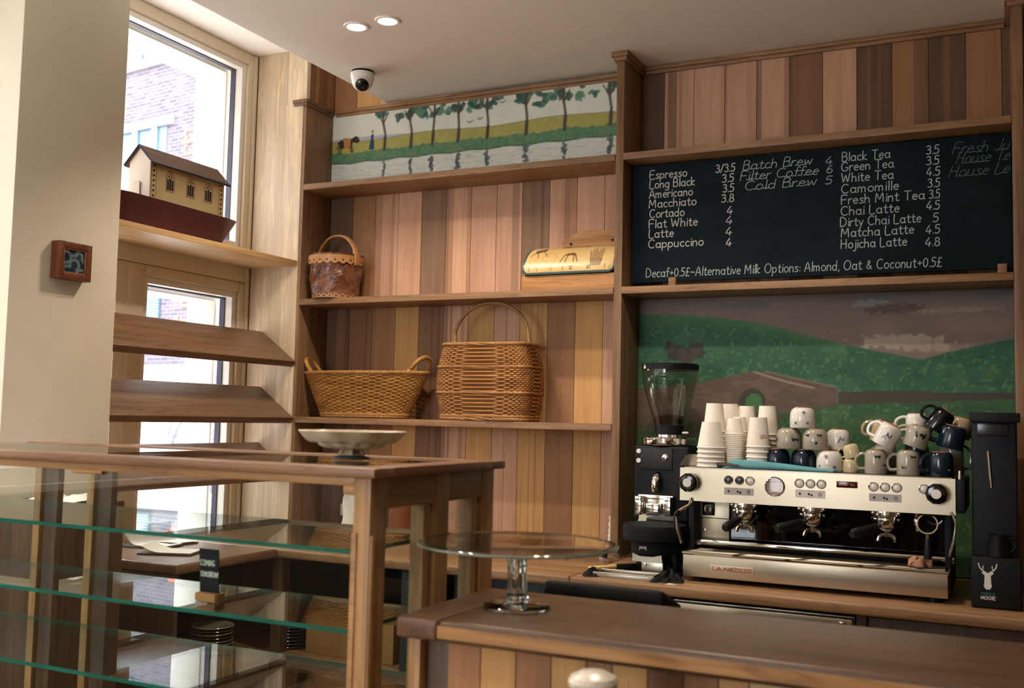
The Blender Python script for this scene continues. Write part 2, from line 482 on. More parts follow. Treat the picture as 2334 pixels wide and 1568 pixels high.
# glazed door below it
d_ = MB()
yA, yB2, zA, zB = 3.275, 4.138, 0.0, 2.26
d_.box(-3.64, XW, yA, 3.44, zA, 2.14, 0.003)
d_.box(-3.64, XW, 4.078, yB2, zA, 2.14, 0.003)
d_.box(-3.64, XW, 3.443, 4.075, 2.092, 2.14, 0.003)
d_.box(-3.64, XW, 3.443, 4.075, 0.0, 0.15, 0.003)
d_.box(-3.63, XW+0.002, yA, yB2, 2.143, 2.257, 0.003)
d_.box(-3.548, -3.527, 4.118, 4.139, zA, 2.257, 0.007)
for yy in (3.375,): d_.box(-3.56, XW+0.0015, yy-0.03, yy+0.03, 0.0, 2.139, 0.002)
dr = struct(d_.build('door_1', M_frame))
s_ = MB(); xframe(s_, 3.443, 4.075, 0.15, 2.092, 0.032, -3.63, -3.556, 0.003); xframe(s_, 3.472, 4.05, 0.18, 2.066, 0.024, -3.84, -3.652, 0.002)
s_.build('door_sash', M_sash, dr)
g_ = MB(); xframe(g_, 3.475, 4.043, 0.18, 2.06, 0.007, -3.63, -3.60, 0); g_.build('door_gasket', M_gasket, dr, smooth=False)
MB().box(-3.645, -3.635, 3.482, 4.036, 0.187, 2.053).build('door_pane', M_pane, dr, smooth=False)
# narrow side light behind the pillar
f_ = MB(); f_.box(-3.64, XW, 2.5, 2.56, 0, 2.26, 0.003); f_.box(-3.64, XW, 2.56, 3.275, 2.10, 2.26, 0.003); f_.box(-3.64, XW, 2.56, 3.275, 0, 0.16, 0.003)
w2 = struct(f_.build('window_2', M_frame))
MB().box(-3.645, -3.635, 2.56, 3.274, 0.16, 2.10).build('window_pane', M_pane, w2, smooth=False)
# shop window nearer the camera
f_ = MB(); xframe(f_, -2.1, 2.38, 1.17, 3.25, 0.07, -3.66, XW+0.01, 0.005)
for yy in (-1.1, -0.4, 0.26, 0.72, 1.55): f_.box(-3.66, XW+0.01, yy-0.025, yy+0.025, 1.24, 3.18, 0.004)
f_.box(-3.66, -3.46, -2.1, 2.38, 1.145, 1.175, 0.005)
w3 = struct(f_.build('window_3', M_sash))
MB().box(-3.645, -3.635, -2.03, 2.31, 1.24, 3.18).build('window_pane', M_pane, w3, smooth=False)

# unseen window added behind the camera to brighten the room
f_ = MB()
for (a, b_, c_, d_) in ((-3.1, -3.03, .7, 3.0), (-1.57, -1.5, .7, 3.0), (-3.03, -1.57, .7, .77), (-3.03, -1.57, 2.93, 3.0), (-2.33, -2.27, .77, 2.93)): f_.box(a, b_, -3.58, -3.48, c_, d_, 0.004)
w4 = struct(f_.build('window_added', M_sash))
MB().box(-3.03, -1.57, -3.545, -3.535, .77, 2.93).build('window_pane', M_pane, w4, smooth=False)
# plastered pillar
struct(MB().box(-3.54, -3.2, 2.475, 2.962, 0, 3.343, 0.006).build('pillar', M_white))

# ---------------------------------------------------------------- outside
M_brick, nt, N, L, b = newmat('grey_brick')
tc = N.new('ShaderNodeTexCoord'); mp = N.new('ShaderNodeMapping'); bt = N.new('ShaderNodeTexBrick')
bt.inputs['Color1'].default_value = (*hexc('5a5258'), 1); bt.inputs['Color2'].default_value = (*hexc('403f4e'), 1); bt.inputs['Mortar'].default_value = (*hexc('6a6468'), 1)
bt.inputs['Scale'].default_value = 1.0; bt.inputs['Brick Width'].default_value = 0.225; bt.inputs['Row Height'].default_value = 0.075; bt.inputs['Mortar Size'].default_value = 0.008
mp.inputs['Rotation'].default_value = (R(90), 0, 0)
L.new(tc.outputs['Object'], mp.inputs[0]); L.new(mp.outputs[0], bt.inputs['Vector']); L.new(bt.outputs[0], b.inputs['Base Color'])
b.inputs['Roughness'].default_value = 0.9
M_brick2 = M_brick.copy(); M_brick2.name = 'brown_brick'
_b2 = [n for n in M_brick2.node_tree.nodes if n.type == 'TEX_BRICK'][0]
_b2.inputs['Color1'].default_value = (*hexc('5c463c'), 1); _b2.inputs['Color2'].default_value = (*hexc('443a3a'), 1); _b2.inputs['Mortar'].default_value = (*hexc('8a847e'), 1); _b2.inputs['Mortar Size'].default_value = 0.012
M_stone = plain('pale_stone', '9a969e', 0.9)
M_hoard = plain('pale_blue_hoarding', 'b0b4c0', 0.8, var=0.05, vscale=1.5)
M_teal = plain('teal_window_glass', '3c5664', 0.35, var=0.2, vscale=1.0)
M_tealframe = plain('teal_window_frame', '6c828a', 0.6)
M_redbrick = plain('orange_glazed_brick', 'b8523e', 0.5, var=0.1)
M_asphalt = plain('pale_paving', 'c9c5be', 0.9, var=0.1)
# facade: local x to the left along the wall, y out of the wall away from us, z up
A82 = R(82)
fu = Vector((-math.sin(A82), math.cos(A82), 0))
frot = (0, 0, math.atan2(fu.y, fu.x))
bldg = thing('street_building', 'grey brick building across the street with vertical orange brick lettering', 'building', (-14.681, 15.439, 0), frot)
MB().box(-0.75, 14, -9.0, 0, -0.2, 12.5).build('brick_wall', M_brick, bldg, smooth=False)
def fbox(mb, u0, u1, z0, z1, d): return mb.box(u0, u1, -0.02, d, z0, z1)
for (u0, u1, z0, z1, mul) in ((0.93, 4.6, 8.86, 11.0, (1.95, 3.0)), (0.92, 4.6, 5.6, 7.36, (1.3, 1.95))):
    wn = MB(); wn.box(u0, u1, -0.05, 0.012, z0, z1); wn = wn.build('window', M_teal, bldg, smooth=False)
    m_ = MB()
    for u in mul: m_.box(u-0.09, u+0.09, -0.02, 0.05, z0, z1)
    m_.build('mullion', M_tealframe, wn, smooth=False)
    m_ = MB(); fbox(m_, u0-0.2, u1, z0-0.16 if z0 > 8 else z1, z0 if z0 > 8 else z1+0.17, 0.10); m_.build('stone_sill' if z0 > 8 else 'stone_lintel', M_stone, bldg, smooth=False)
MB().box(0.88, 3.2, -0.02, 0.03, 3.0, 3.95).build('louvred_vent', M_teal, bldg, smooth=False)
v_ = MB()
for k in range(16): v_.box(0.9, 3.2, 0.03, 0.06, 3.02+k*0.058, 3.05+k*0.058)
v_.build('louvre_slats', M_tealframe, bldg, smooth=False)
hb = MB().box(-0.45, 3.4, -0.02, 0.06, -0.2, 2.38).build('hoarding', M_hoard, bldg, smooth=False)
gf = MB()
for a in range(3): gf.tube([(0.08+0.30*math.cos(t/20*2*PI+a), 0.07, 0.85+0.48*math.sin(t/20*2*PI)*(1+0.12*a)) for t in range(21)], 0.014, 4)
for a in range(4): gf.tube([(0.36-0.19*a, 0.07, 1.25-0.1*a), (0.1-0.1*a, 0.07, 0.7), (-0.2+0.2*a, 0.07, 0.45+0.1*a)], 0.014, 4)
gf.tube([(0.72, 0.07, 1.08), (0.2, 0.07, 1.02), (-0.42, 0.07, 0.88)], 0.016, 4)
gf.build('graffiti', plain('grey_spray_paint', '5a6076', 0.7), hb)
# lettering of projecting orange headers, one brick per mark
letters = {'I': (8.23, ['..x', '..x', '.x.', '..x', '.x.', '.x.', 'x..', '.x.']),
           'E': (7.16, ['xxxx', 'x...', 'x...', 'xxx.', 'x...', 'x...', 'xxxx']),
           'S': (3.90, ['.xxx.', 'x...x', 'x....', '.x...', '.xxx.', '....x', '....x', 'x...x', '.xxx.']),
           's': (9.05, ['.xx', 'x..', '.x.', '..x', 'xx.'])}
lt = MB()
for ch, (zt, rows) in letters.items():
    for r_, row in enumerate(rows):
        for c2, ch2 in enumerate(row):
            if ch2 == 'x':
                u = 0.32-0.125*c2+(0.02 if r_ % 2 else -0.02); z = zt-r_*0.082
                if ch in 'Is': u -= 0.16
                lt.box(u-0.058, u+0.058, -0.02, 0.018, z-0.037, z+0.037)
lt.build('brick_lettering', M_redbrick, bldg, smooth=False)
q_ = MB()
for k in range(6): q_.box(-0.78, -0.75-0.0+0.16*(k % 2)+0.10, -0.02, 0.03, 8.25+k*0.3, 8.5+k*0.3)
q_.box(-0.78, -0.45, -0.02, 0.20, 5.95, 6.2)
q_.build('stone_quoins', plain('white_stone', 'f4f1f2', 0.9), bldg, smooth=False)
b2 = thing('street_house', 'brown brick house facing the near shop window', 'building', (-11.5, -6.0, 0), (0, 0, R(90)))
MB().box(-16, 8.0, 0, 6, -0.2, 9.0).build('brick_wall', M_brick2, b2, smooth=False)
for u in (-8.0, -3.6, 0.6, 4.6):
    f_ = MB().box(u, u+1.3, -0.06, 0.0, 0.9, 2.6, 0.01).build('window', M_sash, b2)
    MB().box(u+0.12, u+0.6, -0.07, -0.055, 1.0, 2.5).box(u+0.7, u+1.18, -0.07, -0.055, 1.0, 2.5).build('pane', M_teal, f_, smooth=False)
p_ = MB().lathe([(0, -.12), (0.085, -0.12), (0.085, 0.0), (0.062, 0.05), (0.055, 0.60), (0.075, 0.63), (0.075, 0.67), (0.06, 0.70), (0.085, 0.74), (0.08, 0.80), (0.04, 0.85), (0, 0.86)], 20)
tag(p_.build('street_bollard', plain('green_paint', '2f8a6a', 0.45), loc=(-9.6, -4.74, 0)), 'green painted street bollard in front of the brown brick house', 'bollard')
gr = MB().box(-60, -3.75, -60, 60, -0.3, -0.12).build('street_ground', M_asphalt, smooth=False); struct(gr)
# ---------------------------------------------------------------- built-in wall shelving
ZS = ((2.606, 2.636), (2.022, 2.052), (1.433, 1.463))
shv = thing('shelving_unit', 'built-in oak wall shelving with open bays lining the back wall', 'shelving', (0, 0, 0))
u_ = MB().box(-3.34, -3.207, YF, YB, 0.90, 3.05, 0.004).build('upright', M_oak_z, shv)
MB().box(-3.525, -3.335, YF, YF+0.03, 0.0, 3.342, 0.0015).build('end_panel', M_oak_pale, shv)
MB().box(-3.334, -3.225, YF-0.004, YF+0.03, 0.0, 3.06, 0.003).build('end_panel', M_oak_pale, shv)
MB().box(-3.334, -3.21, YF+0.001, YF+0.03, 3.06, 3.342, 0.002).build('end_panel', M_oak_pale, shv)
for (a, b_) in ((-1.533, -1.496), (0.018, 0.058)):
    u_ = MB().box(a, b_, YF, YB, 0.90, 3.055, 0.005).build('upright', M_oak_z, shv)
    cp = MB()
    cp.box(a-0.012, b_+0.012, YF-0.012, YB, 3.048, 3.066, 0.004); cp.box(a-0.02, b_+0.02, YF-0.02, YB, 3.064, ZC-0.001, 0.004)
    cp.build('capital', M_oak_x, u_)
cp = MB(); cp.box(-3.28, -3.195, YF-0.014, YB-0.02, 3.044, 3.058, 0.003); cp.box(-3.28, -3.188, YF-0.022, YB-0.02, 3.056, 3.074, 0.004)
cp.build('capital', M_oak_y, shv)
for z0, z1 in ZS: MB().box(-3.2065, -1.5335, YF-0.004, YB-0.001, z0, z1, 0.003).build('shelf', M_oak_x, shv)
for z0, z1 in ZS[:2]: MB().box(-1.4955, 0.0175, YF-0.004, YB-0.001, z0, z1, 0.003).build('shelf', M_oak_x, shv)
for (a, b_, zt) in ((-3.188, -1.553, 3.076), (-1.476, -0.002, ZC-0.001)):
    cn = MB(); cn.box(a, b_, YB-0.014, YB-0.001, zt-0.035, zt-0.018, 0.004); cn.box(a, b_, YB-0.024, YB-0.001, zt-0.019, zt, 0.005)
    cn.build('cornice_moulding', M_oak_x, shv)
# knots and peg holes on the end panel stay in its material

# window shelf with the toy ark, three slanted bread shelves
tag(MB().box(-3.527, -3.226, 2.966, 4.137, 2.218, 2.247, 0.004).build('window_shelf', M_oak_under), 'oak shelf across the window carrying the wooden toy ark', 'shelf')
MB_dark = M_oak_y
def tilted(name, zb, label):
    dx, dz = 0.213, 0.150
    ang = math.atan2(dz, dx); Lg = math.hypot(dx, dz)+0.01
    m = MB().box(0, Lg, 2.966-3.5, 4.136-3.5, -0.036, 0, 0.006)
    o = m.build(name, M_oak_y, loc=(-3.432, 3.5, zb), rot=(0, ang, 0))
    tag(o, label, 'shelf', 'slanted bread shelves in front of the glazed door')
tilted('slanted_shelf', 1.893, 'dark oak slanted shelf in front of the door, topmost of the three')
tilted('slanted_shelf', 1.612, 'dark oak slanted shelf in front of the door, middle of the three')
tilted('slanted_shelf', 1.331, 'dark oak slanted shelf in front of the door, lowest, just above the worktop')

# ---------------------------------------------------------------- worktop and what is below it
wt = thing('worktop', 'L-shaped oak worktop running along the window wall and the back wall', 'worktop', (0, 0, 0))
MB().box(-3.53, -2.82, 2.966, 3.5545, 0.862, 0.90, 0.010, 3).build('window_run', M_oak_y, wt)
MB().box(-3.53, -1.475, 3.556, YB-0.002, 0.862, 0.90, 0.010, 3).build('back_run', M_oak_x, wt)
MB().box(-1.473, 1.2, 3.556, YB-0.002, 0.862, 0.90, 0.010, 3).build('back_run', M_oak_x, wt)
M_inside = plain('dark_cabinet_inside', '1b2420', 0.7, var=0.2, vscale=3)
bc = thing('base_shelving', 'open oak base shelving under the worktop corner holding stacked plates', 'cabinet', (0, 0, 0))
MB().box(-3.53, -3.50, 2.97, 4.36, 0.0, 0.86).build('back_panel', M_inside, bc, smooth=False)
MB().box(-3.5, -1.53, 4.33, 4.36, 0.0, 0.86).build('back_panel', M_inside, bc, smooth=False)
MB().box(-3.5, -2.83, 2.97, 3.565, 0.435, 0.46, 0.003).build('shelf', M_oak_y, bc)
MB().box(-3.5, -1.53, 3.57, 4.32, 0.435, 0.46, 0.003).build('shelf', M_oak_x, bc)
MB().box(-2.86, -2.81, 3.575, 3.63, 0.0, 0.86, 0.003).build('post', M_dark_z, bc)
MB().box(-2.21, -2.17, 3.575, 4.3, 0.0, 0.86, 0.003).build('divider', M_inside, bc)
MB().box(-3.5, -2.83, 2.97, 2.99, 0.0, 0.86).build('side_panel', M_dark_z, bc)
fr = thing('undercounter_fridge', 'stainless undercounter fridge below the espresso machine', 'fridge', (0, 0, 0))
MB().box(-1.10, -0.475, 3.64, 4.3, 0.05, 0.842, 0.004).build('body', M_dullsteel, fr)
MB().box(-1.097, -0.478, 3.60, 3.638, 0.795, 0.838, 0.003).build('top_panel', M_steel, fr)
MB().box(-1.097, -0.478, 3.595, 3.638, 0.10, 0.79, 0.004).build('door', M_steel, fr)
MB().lathe([(0.0, 0), (0.007, 0), (0.007, 0.004), (0, 0.005)], 14, M=T(-1.078, 3.599, 0.818) @ rotM(R(90), 'X')).build('screw', M_black, fr)
MB().box(-0.83, -0.77, 3.592, 3.602, 0.785, 0.791, 0.001).build('name_plate', M_whiteplastic, fr)
MB().box(-0.52, -0.50, 3.585, 3.60, 0.80, 0.83, 0.003).build('latch', M_chrome, fr)
cb = thing('base_cabinet', 'dark oak base cabinet at the right end of the worktop', 'cabinet', (0, 0, 0))
MB().box(-0.465, 1.15, 3.66, 4.3, 0.05, 0.861).build('body', M_dark_z, cb, smooth=False)
MB().box(-0.468, -0.435, 3.62, 3.66, 0.05, 0.86, 0.003).build('stile', M_dark_z, cb)
for a, b_ in ((-0.43, 0.30), (0.305, 1.1)):
    d_ = MB().box(a, b_, 3.625, 3.66, 0.08, 0.85, 0.004).build('door', M_dark_z, cb)
    MB().box(a+0.09, b_-0.09, 3.618, 3.628, 0.17, 0.80, 0.003).build('door_panel', wood('burr_oak', '8a6238', '5a3f24', 'z', 0.5, 0.25, 0.4), d_)
ub = thing('undercounter_dishwasher', 'black undercounter dishwasher with a steel handle below the worktop', 'dishwasher', (0, 0, 0))
MB().box(-1.50, -1.13, 3.66, 4.3, 0.03, 0.855, 0.003).build('body', M_blackmatte, ub)
MB().box(-1.31, -1.275, 3.60, 3.66, 0.4, 0.845, 0.004).build('handle', M_dullsteel, ub)
MB().box(-1.495, -1.33, 3.64, 3.66, 0.05, 0.84, 0.003).build('door', M_dark_z, ub)
ice = thing('ice_maker', 'dark steel ice maker seen below the worktop behind the display case', 'ice maker', (0, 0, 0))
MB().box(-2.02, -1.55, 3.67, 4.3, 0.47, 0.85, 0.003).build('body', M_charcoal, ice)
MB().box(-1.99, -1.58, 3.65, 3.672, 0.62, 0.66, 0.003).build('steel_strip', M_steel, ice)
# ---------------------------------------------------------------- painted panels (colour laid on a fine grid)
def vnoise(x, z, s, seed=0):
    """smooth value noise on arrays"""
    rs = np.random.RandomState(seed); tab = rs.rand(64, 64)
    a = x*s+17.3; b = z*s+9.1
    i = np.floor(a).astype(int); j = np.floor(b).astype(int)
    f = a-i; g = b-j; f = f*f*(3-2*f); g = g*g*(3-2*g)
    t = lambda p, q: tab[p % 64, q % 64]
    return (t(i, j)*(1-f)+t(i+1, j)*f)*(1-g)+(t(i, j+1)*(1-f)+t(i+1, j+1)*f)*g
def canvas(x0, x1, z0, z1, step):
    nx = int((x1-x0)/step)+1; nz = int((z1-z0)/step)+1
    X, Z = np.meshgrid(np.linspace(x0, x1, nx), np.linspace(z0, z1, nz))
    return X, Z, np.zeros(X.shape+(3,))
def put(img, mask, h, a=1.0):
    c = np.array(hexc(h) if isinstance(h, str) else h)
    m = np.clip(mask, 0, 1)[..., None]*a
    img[:] = img*(1-m)+c*m
def soft(d, w): return np.clip(0.5-d/w, 0, 1)
def seg_d(X, Z, p, q):
    (ax, az), (bx, bz) = p, q
    dx, dz = bx-ax, bz-az
    t = np.clip(((X-ax)*dx+(Z-az)*dz)/max(dx*dx+dz*dz, 1e-9), 0, 1)
    return np.hypot(X-ax-t*dx, Z-az-t*dz)
def line(img, X, Z, pts, w, h, a=1.0):
    d = np.min([seg_d(X, Z, p, q) for p, q in zip(pts, pts[1:])], axis=0)
    put(img, soft(d-w/2, w*0.5+0.002), h, a)
def blob(img, X, Z, x, z, rx, rz, h, a=1.0, n=0.35, seed=1):
    d = np.hypot((X-x)/rx, (Z-z)/rz)+n*(vnoise(X, Z, 60, seed)-0.5)*2
    put(img, np.clip((1-d)*5, 0, 1), h, a)
def poly(img, X, Z, pts, h, a=1.0):
    ins = np.zeros(X.shape, bool); n = len(pts)
    for i in range(n):
        (x1, z1), (x2, z2) = pts[i], pts[(i+1) % n]
        if z1 == z2: continue
        c = ((z1 > Z) != (z2 > Z)) & (X < (x2-x1)*(Z-z1)/(z2-z1)+x1)
        ins ^= c
    put(img, ins.astype(float), h, a)
def canvas_mesh(name, X, Z, img, y, mat, parent=None, thick=0.008, off=(0, 0, 0)):
    nz, nx = X.shape
    vs = np.stack([X, np.full(X.shape, y), Z], -1).reshape(-1, 3)
    x0, x1, z0, z1 = X.min(), X.max(), Z.min(), Z.max()
    idx = np.arange(nz*nx).reshape(nz, nx)
    F = np.stack([idx[:-1, :-1], idx[:-1, 1:], idx[1:, 1:], idx[1:, :-1]], -1).reshape(-1, 4).tolist()
    n = len(vs)
    yb = y+thick
    vs = vs.tolist()+[[x0, y, z0], [x1, y, z0], [x1, y, z1], [x0, y, z1], [x0, yb, z0], [x1, yb, z0], [x1, yb, z1], [x0, yb, z1]]
    F += [[n+4, n+5, n+1, n], [n+5, n+6, n+2, n+1], [n+6, n+7, n+3, n+2], [n+7, n+4, n, n+3], [n+7, n+6, n+5, n+4]]
    me = D.meshes.new(name); me.from_pydata(vs, [], F); me.update()
    at = me.color_attributes.new('pc', 'FLOAT_COLOR', 'POINT')
    c = np.ones((len(vs), 4)); c[:n, :3] = img.reshape(-1, 3); c[n:, :3] = 0.2
    at.data.foreach_set('color', c.reshape(-1).astype(np.float32))
    me.materials.append(mat)
    o = D.objects.new(name, me); COL.objects.link(o); o.location = off
    if parent is not None: o.parent = parent
    return o

# frieze: avenue of trees beside a canal
X, Z, I = canvas(-3.206, -1.534, 2.637, 3.058, 0.0042)
n1 = vnoise(X, Z, 12, 3); n2 = vnoise(X, Z, 45, 4); n3 = vnoise(X, Z, 110, 5)
sky = np.array(hexc('d6d9cc'))*(1+0.10*(n1-0.5)[..., None]) ; I[:] = sky
put(I, np.clip((X+2.6)*-1.4, 0, 1)*np.clip((2.99-Z)*9, 0, 1), 'e2dcc2', 0.7)
zt = 2.905+0.006*np.sin(X*9)
hl = np.clip(1-((X+3.0)/0.28)**2, 0, 1)*0.022
put(I, soft(Z-(zt+hl), 0.006), 'a6acba', 0.9)
put(I, soft(Z-zt, 0.005), 'a39d58'); put(I, soft(Z-zt, 0.005)*(n2 > 0.5), 'aca65c', 0.6)
put(I, soft(np.abs(Z-zt)-0.002, 0.004), '5e5a48', 0.5)
zb = 2.845+0.012*(vnoise(X, Z*0.2, 70, 8)-0.5)+0.004*np.sin(X*23)
put(I, soft(Z-zb, 0.006), '4c7a58'); put(I, soft(Z-zb, 0.006)*(n3 > 0.5), '628e68', 0.6); put(I, soft(Z-zb, 0.01)*(n2 > 0.62), '75805a', 0.5)
zw = 2.786+0.003*np.sin(X*31)
put(I, soft(Z-zw-0.006, 0.008), '2f3f3c', 0.9)
put(I, soft(Z-zw, 0.004), 'cdd3c9'); put(I, soft(Z-zw, 0.004)*(vnoise(X*0.5, Z*4, 45, 9) > 0.6), 'dedccf', 0.5)
put(I, soft(Z-zw, 0.004)*(vnoise(X*0.6, Z*5, 40, 12) > 0.72), 'a9b3b0', 0.5)
tr = [(-2.88, -2.891, 3.041, .6), (-2.721, -2.731, 3.03, .9), (-2.594, -2.586, 3.02, 1.0), (-2.448, -2.449, 3.03, 1.0), (-2.285, -2.289, 3.037, .9), (-2.075, -2.079, 3.012, 1.2), (-1.875, -1.882, 3.032, 1.1), (-1.645, -1.651, 3.028, 1.1)]
for k, (xb, xt, zt2, s) in enumerate(tr):
    rs = np.random.RandomState(k+3)
    for j in range(int(11*s)):
        blob(I, X, Z, xt+rs.uniform(-.085, .085)*s, 3.045-rs.uniform(0, 0.055)*s, rs.uniform(.016, .032), rs.uniform(.012, .024), ['3a6a5a', '2f5e56', '548468', '2b5048'][rs.randint(4)], 0.9, 0.4, k*7+j)
    line(I, X, Z, [(xb, 2.842), (xb+0.004, 2.92), (xt, 2.985), (xt, 3.04)], 0.013, '4a4238')
    line(I, X, Z, [(xt, 2.975), (xt+0.03, 3.03)], 0.007, '4a4238'); line(I, X, Z, [(xt, 2.98), (xt-0.032, 3.03)], 0.007, '4a4238')
    line(I, X, Z, [(xb, 2.842), (xb+0.004, 2.90)], 0.016, '443d36')
    zz = 2.775
    while zz > 2.70:
        blob(I, X, Z, xb+rs.uniform(-.006, .006), zz, rs.uniform(.008, .02)*min(s, 1), 0.010, '2c3c3c', 0.8, 0.4, k+int(zz*900)); zz -= 0.011
# donkey with panniers, woman in blue
poly(I, X, Z, [(-3.169, 2.905), (-3.15, 2.918), (-3.09, 2.915), (-3.06, 2.93), (-3.045, 2.926), (-3.032, 2.90), (-3.044, 2.893), (-3.075, 2.895), (-3.09, 2.872), (-3.155, 2.87)], '3d2c26')
for a, b_ in ((-3.158, -3.165), (-3.148, -3.150), (-3.09, -3.086), (-3.084, -3.074)): line(I, X, Z, [(a, 2.885), (b_, 2.845)], 0.008, '3d2c26')
line(I, X, Z, [(-3.168, 2.905), (-3.174, 2.865)], 0.006, '3d2c26')
poly(I, X, Z, [(-3.137, 2.925), (-3.09, 2.922), (-3.092, 2.875), (-3.13, 2.87)], 'b07c45')
poly(I, X, Z, [(-2.962, 2.93), (-2.948, 2.93), (-2.946, 2.90), (-2.942, 2.848), (-2.976, 2.848), (-2.966, 2.90)], '24415c')
blob(I, X, Z, -2.955, 2.944, 0.009, 0.011, 'a08a74', 1, 0.1)
for x, z in ((-2.346, 3.005), (-2.206, 3.011), (-2.383, 2.932), (-2.327, 2.942)): line(I, X, Z, [(x-0.014, z+0.004), (x, z-0.002), (x+0.015, z+0.006)], 0.005, '33332f')
M_mural = painted('painted_panel', 0.6, 0.05, 90, 0.3)
tag(canvas_mesh('painted_frieze', X, Z, I, YB-0.009, M_mural), 'long painted panel of a tree avenue by a canal above the top left shelf', 'painting')

# mural: green hills, stone bridge, grey sky
X, Z, I = canvas(-1.4955, 0.0175, 0.905, 2.021, 0.0052)
n1 = vnoise(X, Z*2.5, 7, 3); n2 = vnoise(X, Z*3, 25, 4); n3 = vnoise(X, Z, 90, 5); n4 = vnoise(X*1.3, Z, 14, 6)
I[:] = np.array(hexc('81716a'))
put(I, np.clip((n1-0.45)*3, 0, 1), '8e7d72', 0.8); put(I, np.clip((n2-0.6)*3, 0, 1), '8a7d72', 0.5)
put(I, np.clip((Z-1.97)*14+(n1-.5)*1.5, 0, 1), '4b5559', 0.7)
for cx, cz, rx, rz, h, a in ((-.40, 1.822, .19, .028, 'b3a392', .9), (-.30, 1.80, .12, .02, 'a39384', .8), (-.5, 1.975, .10, .018, '8e9598', .7), (-.22, 1.94, .17, .012, '9b8d82', .8), (-.42, 1.955, .13, .022, '5c4a44', .7), (-.12, 1.90, .16, .012, '8c7d72', .6), (-1.0, 1.985, .12, .016, '5d6a70', .6)):
    blob(I, X, Z, cx, cz, rx, rz, h, a, 0.45, 5)
hx = [-1.6, -1.477, -1.3, -1.142, -.988, -.876, -.766, -.624, -.485, -.351, -.25, -.1]
hz = [1.955, 1.955, 1.947, 1.933, 1.912, 1.884, 1.852, 1.815, 1.783, 1.755, 1.735, 1.715]
h1 = np.interp(X, hx, hz)
h2 = np.interp(X, [-.36, -.305, -.221, -.125, .018, .1], [1.735, 1.749, 1.774, 1.797, 1.826, 1.84])
def grass(mask, base, hi, lo):
    put(I, mask, base); put(I, mask*np.clip((n4-0.5)*4, 0, 1), hi, 0.55); put(I, mask*np.clip((0.4-n2)*4, 0, 1), lo, 0.5); put(I, mask*(n3 > 0.78), '6f9a5a', 0.35)
m2 = soft(Z-h2, 0.006)*(X > -.36); grass(m2, '2b5c44', '376850', '24503e')
m1 = soft(Z-h1, 0.006); grass(m1, '32624a', '466e50', '285444')
put(I, soft(Z-h1, .006)*np.clip((h1-Z)*-18+1, 0, 1)*(X < -.6), '5b8a52', 0.5)
fg = 1.60-0.02*np.clip((X+.63), -1, 0)
grass(soft(Z-(1.60+0.0*X), 0.01), '3a6040', '527048', '2c523a')
# tree
for k in range(26):
    rs = np.random.RandomState(k+40); a = rs.uniform(0, 2*PI); q = rs.uniform(0, 1)**.5
    blob(I, X, Z, -1.292+.085*q*math.cos(a), 1.775+.05*q*math.sin(a), .026, .020, ['3f3a34', '4a443c', '353330'][k % 3], .9, .4, k)
line(I, X, Z, [(-1.292, 1.70), (-1.288, 1.78)], 0.016, '4a4038')
# walls and bridge
poly(I, X, Z, [(-1.5, 1.62), (-1.218, 1.650), (-.987, 1.699), (-.934, 1.7), (-.802, 1.67), (-.638, 1.634), (-.638, 1.560), (-.838, 1.528), (-.986, 1.52), (-1.216, 1.47), (-1.5, 1.46)], '5f4f44')
put(I, (soft(np.abs(Z-1.60)-.11, .02))*(X < -.638)*(X > -1.5)*(Z < np.interp(X, [-1.5, -1.218, -.987, -.934, -.638], [1.62, 1.65, 1.699, 1.7, 1.634]))*(Z > np.interp(X, [-1.5, -1.216, -.986, -.838, -.638], [1.46, 1.47, 1.52, 1.528, 1.56]))*(n2 > .5), '6e5d50', .6)
poly(I, X, Z, [(-.632, 1.617), (-.418, 1.622), (.03, 1.614), (.03, 1.592), (-.419, 1.574), (-.632, 1.563)], '4a443c')
line(I, X, Z, [(-.979, 1.698), (-.838, 1.655), (-.73, 1.631)], 0.006, 'a89a88', .9); line(I, X, Z, [(-.934, 1.70), (-.638, 1.634)], 0.005, '8c7d6c', .8)
poly(I, X, Z, [(-.985+.058*math.cos(R(t)), 1.565+.062*math.sin(R(t))) for t in range(0, 181, 12)]+[(-1.043, 1.50), (-.927, 1.50)], '3c3a30')
poly(I, X, Z, [(-.978+.036*math.cos(R(t)), 1.567+.040*math.sin(R(t))) for t in range(0, 181, 12)]+[(-1.014, 1.53), (-.942, 1.53)], '456f45')
blob(I, X, Z, -1.33, 1.445, .22, .035, '4f4430', .7, .4, 3); blob(I, X, Z, -.95, 1.50, .10, .035, '5b4b3c', .7, .4, 3)
tag(canvas_mesh('painted_mural', X, Z, I, YB-0.009, M_mural), 'painted mural of green hills and a stone bridge behind the espresso machine', 'painting')

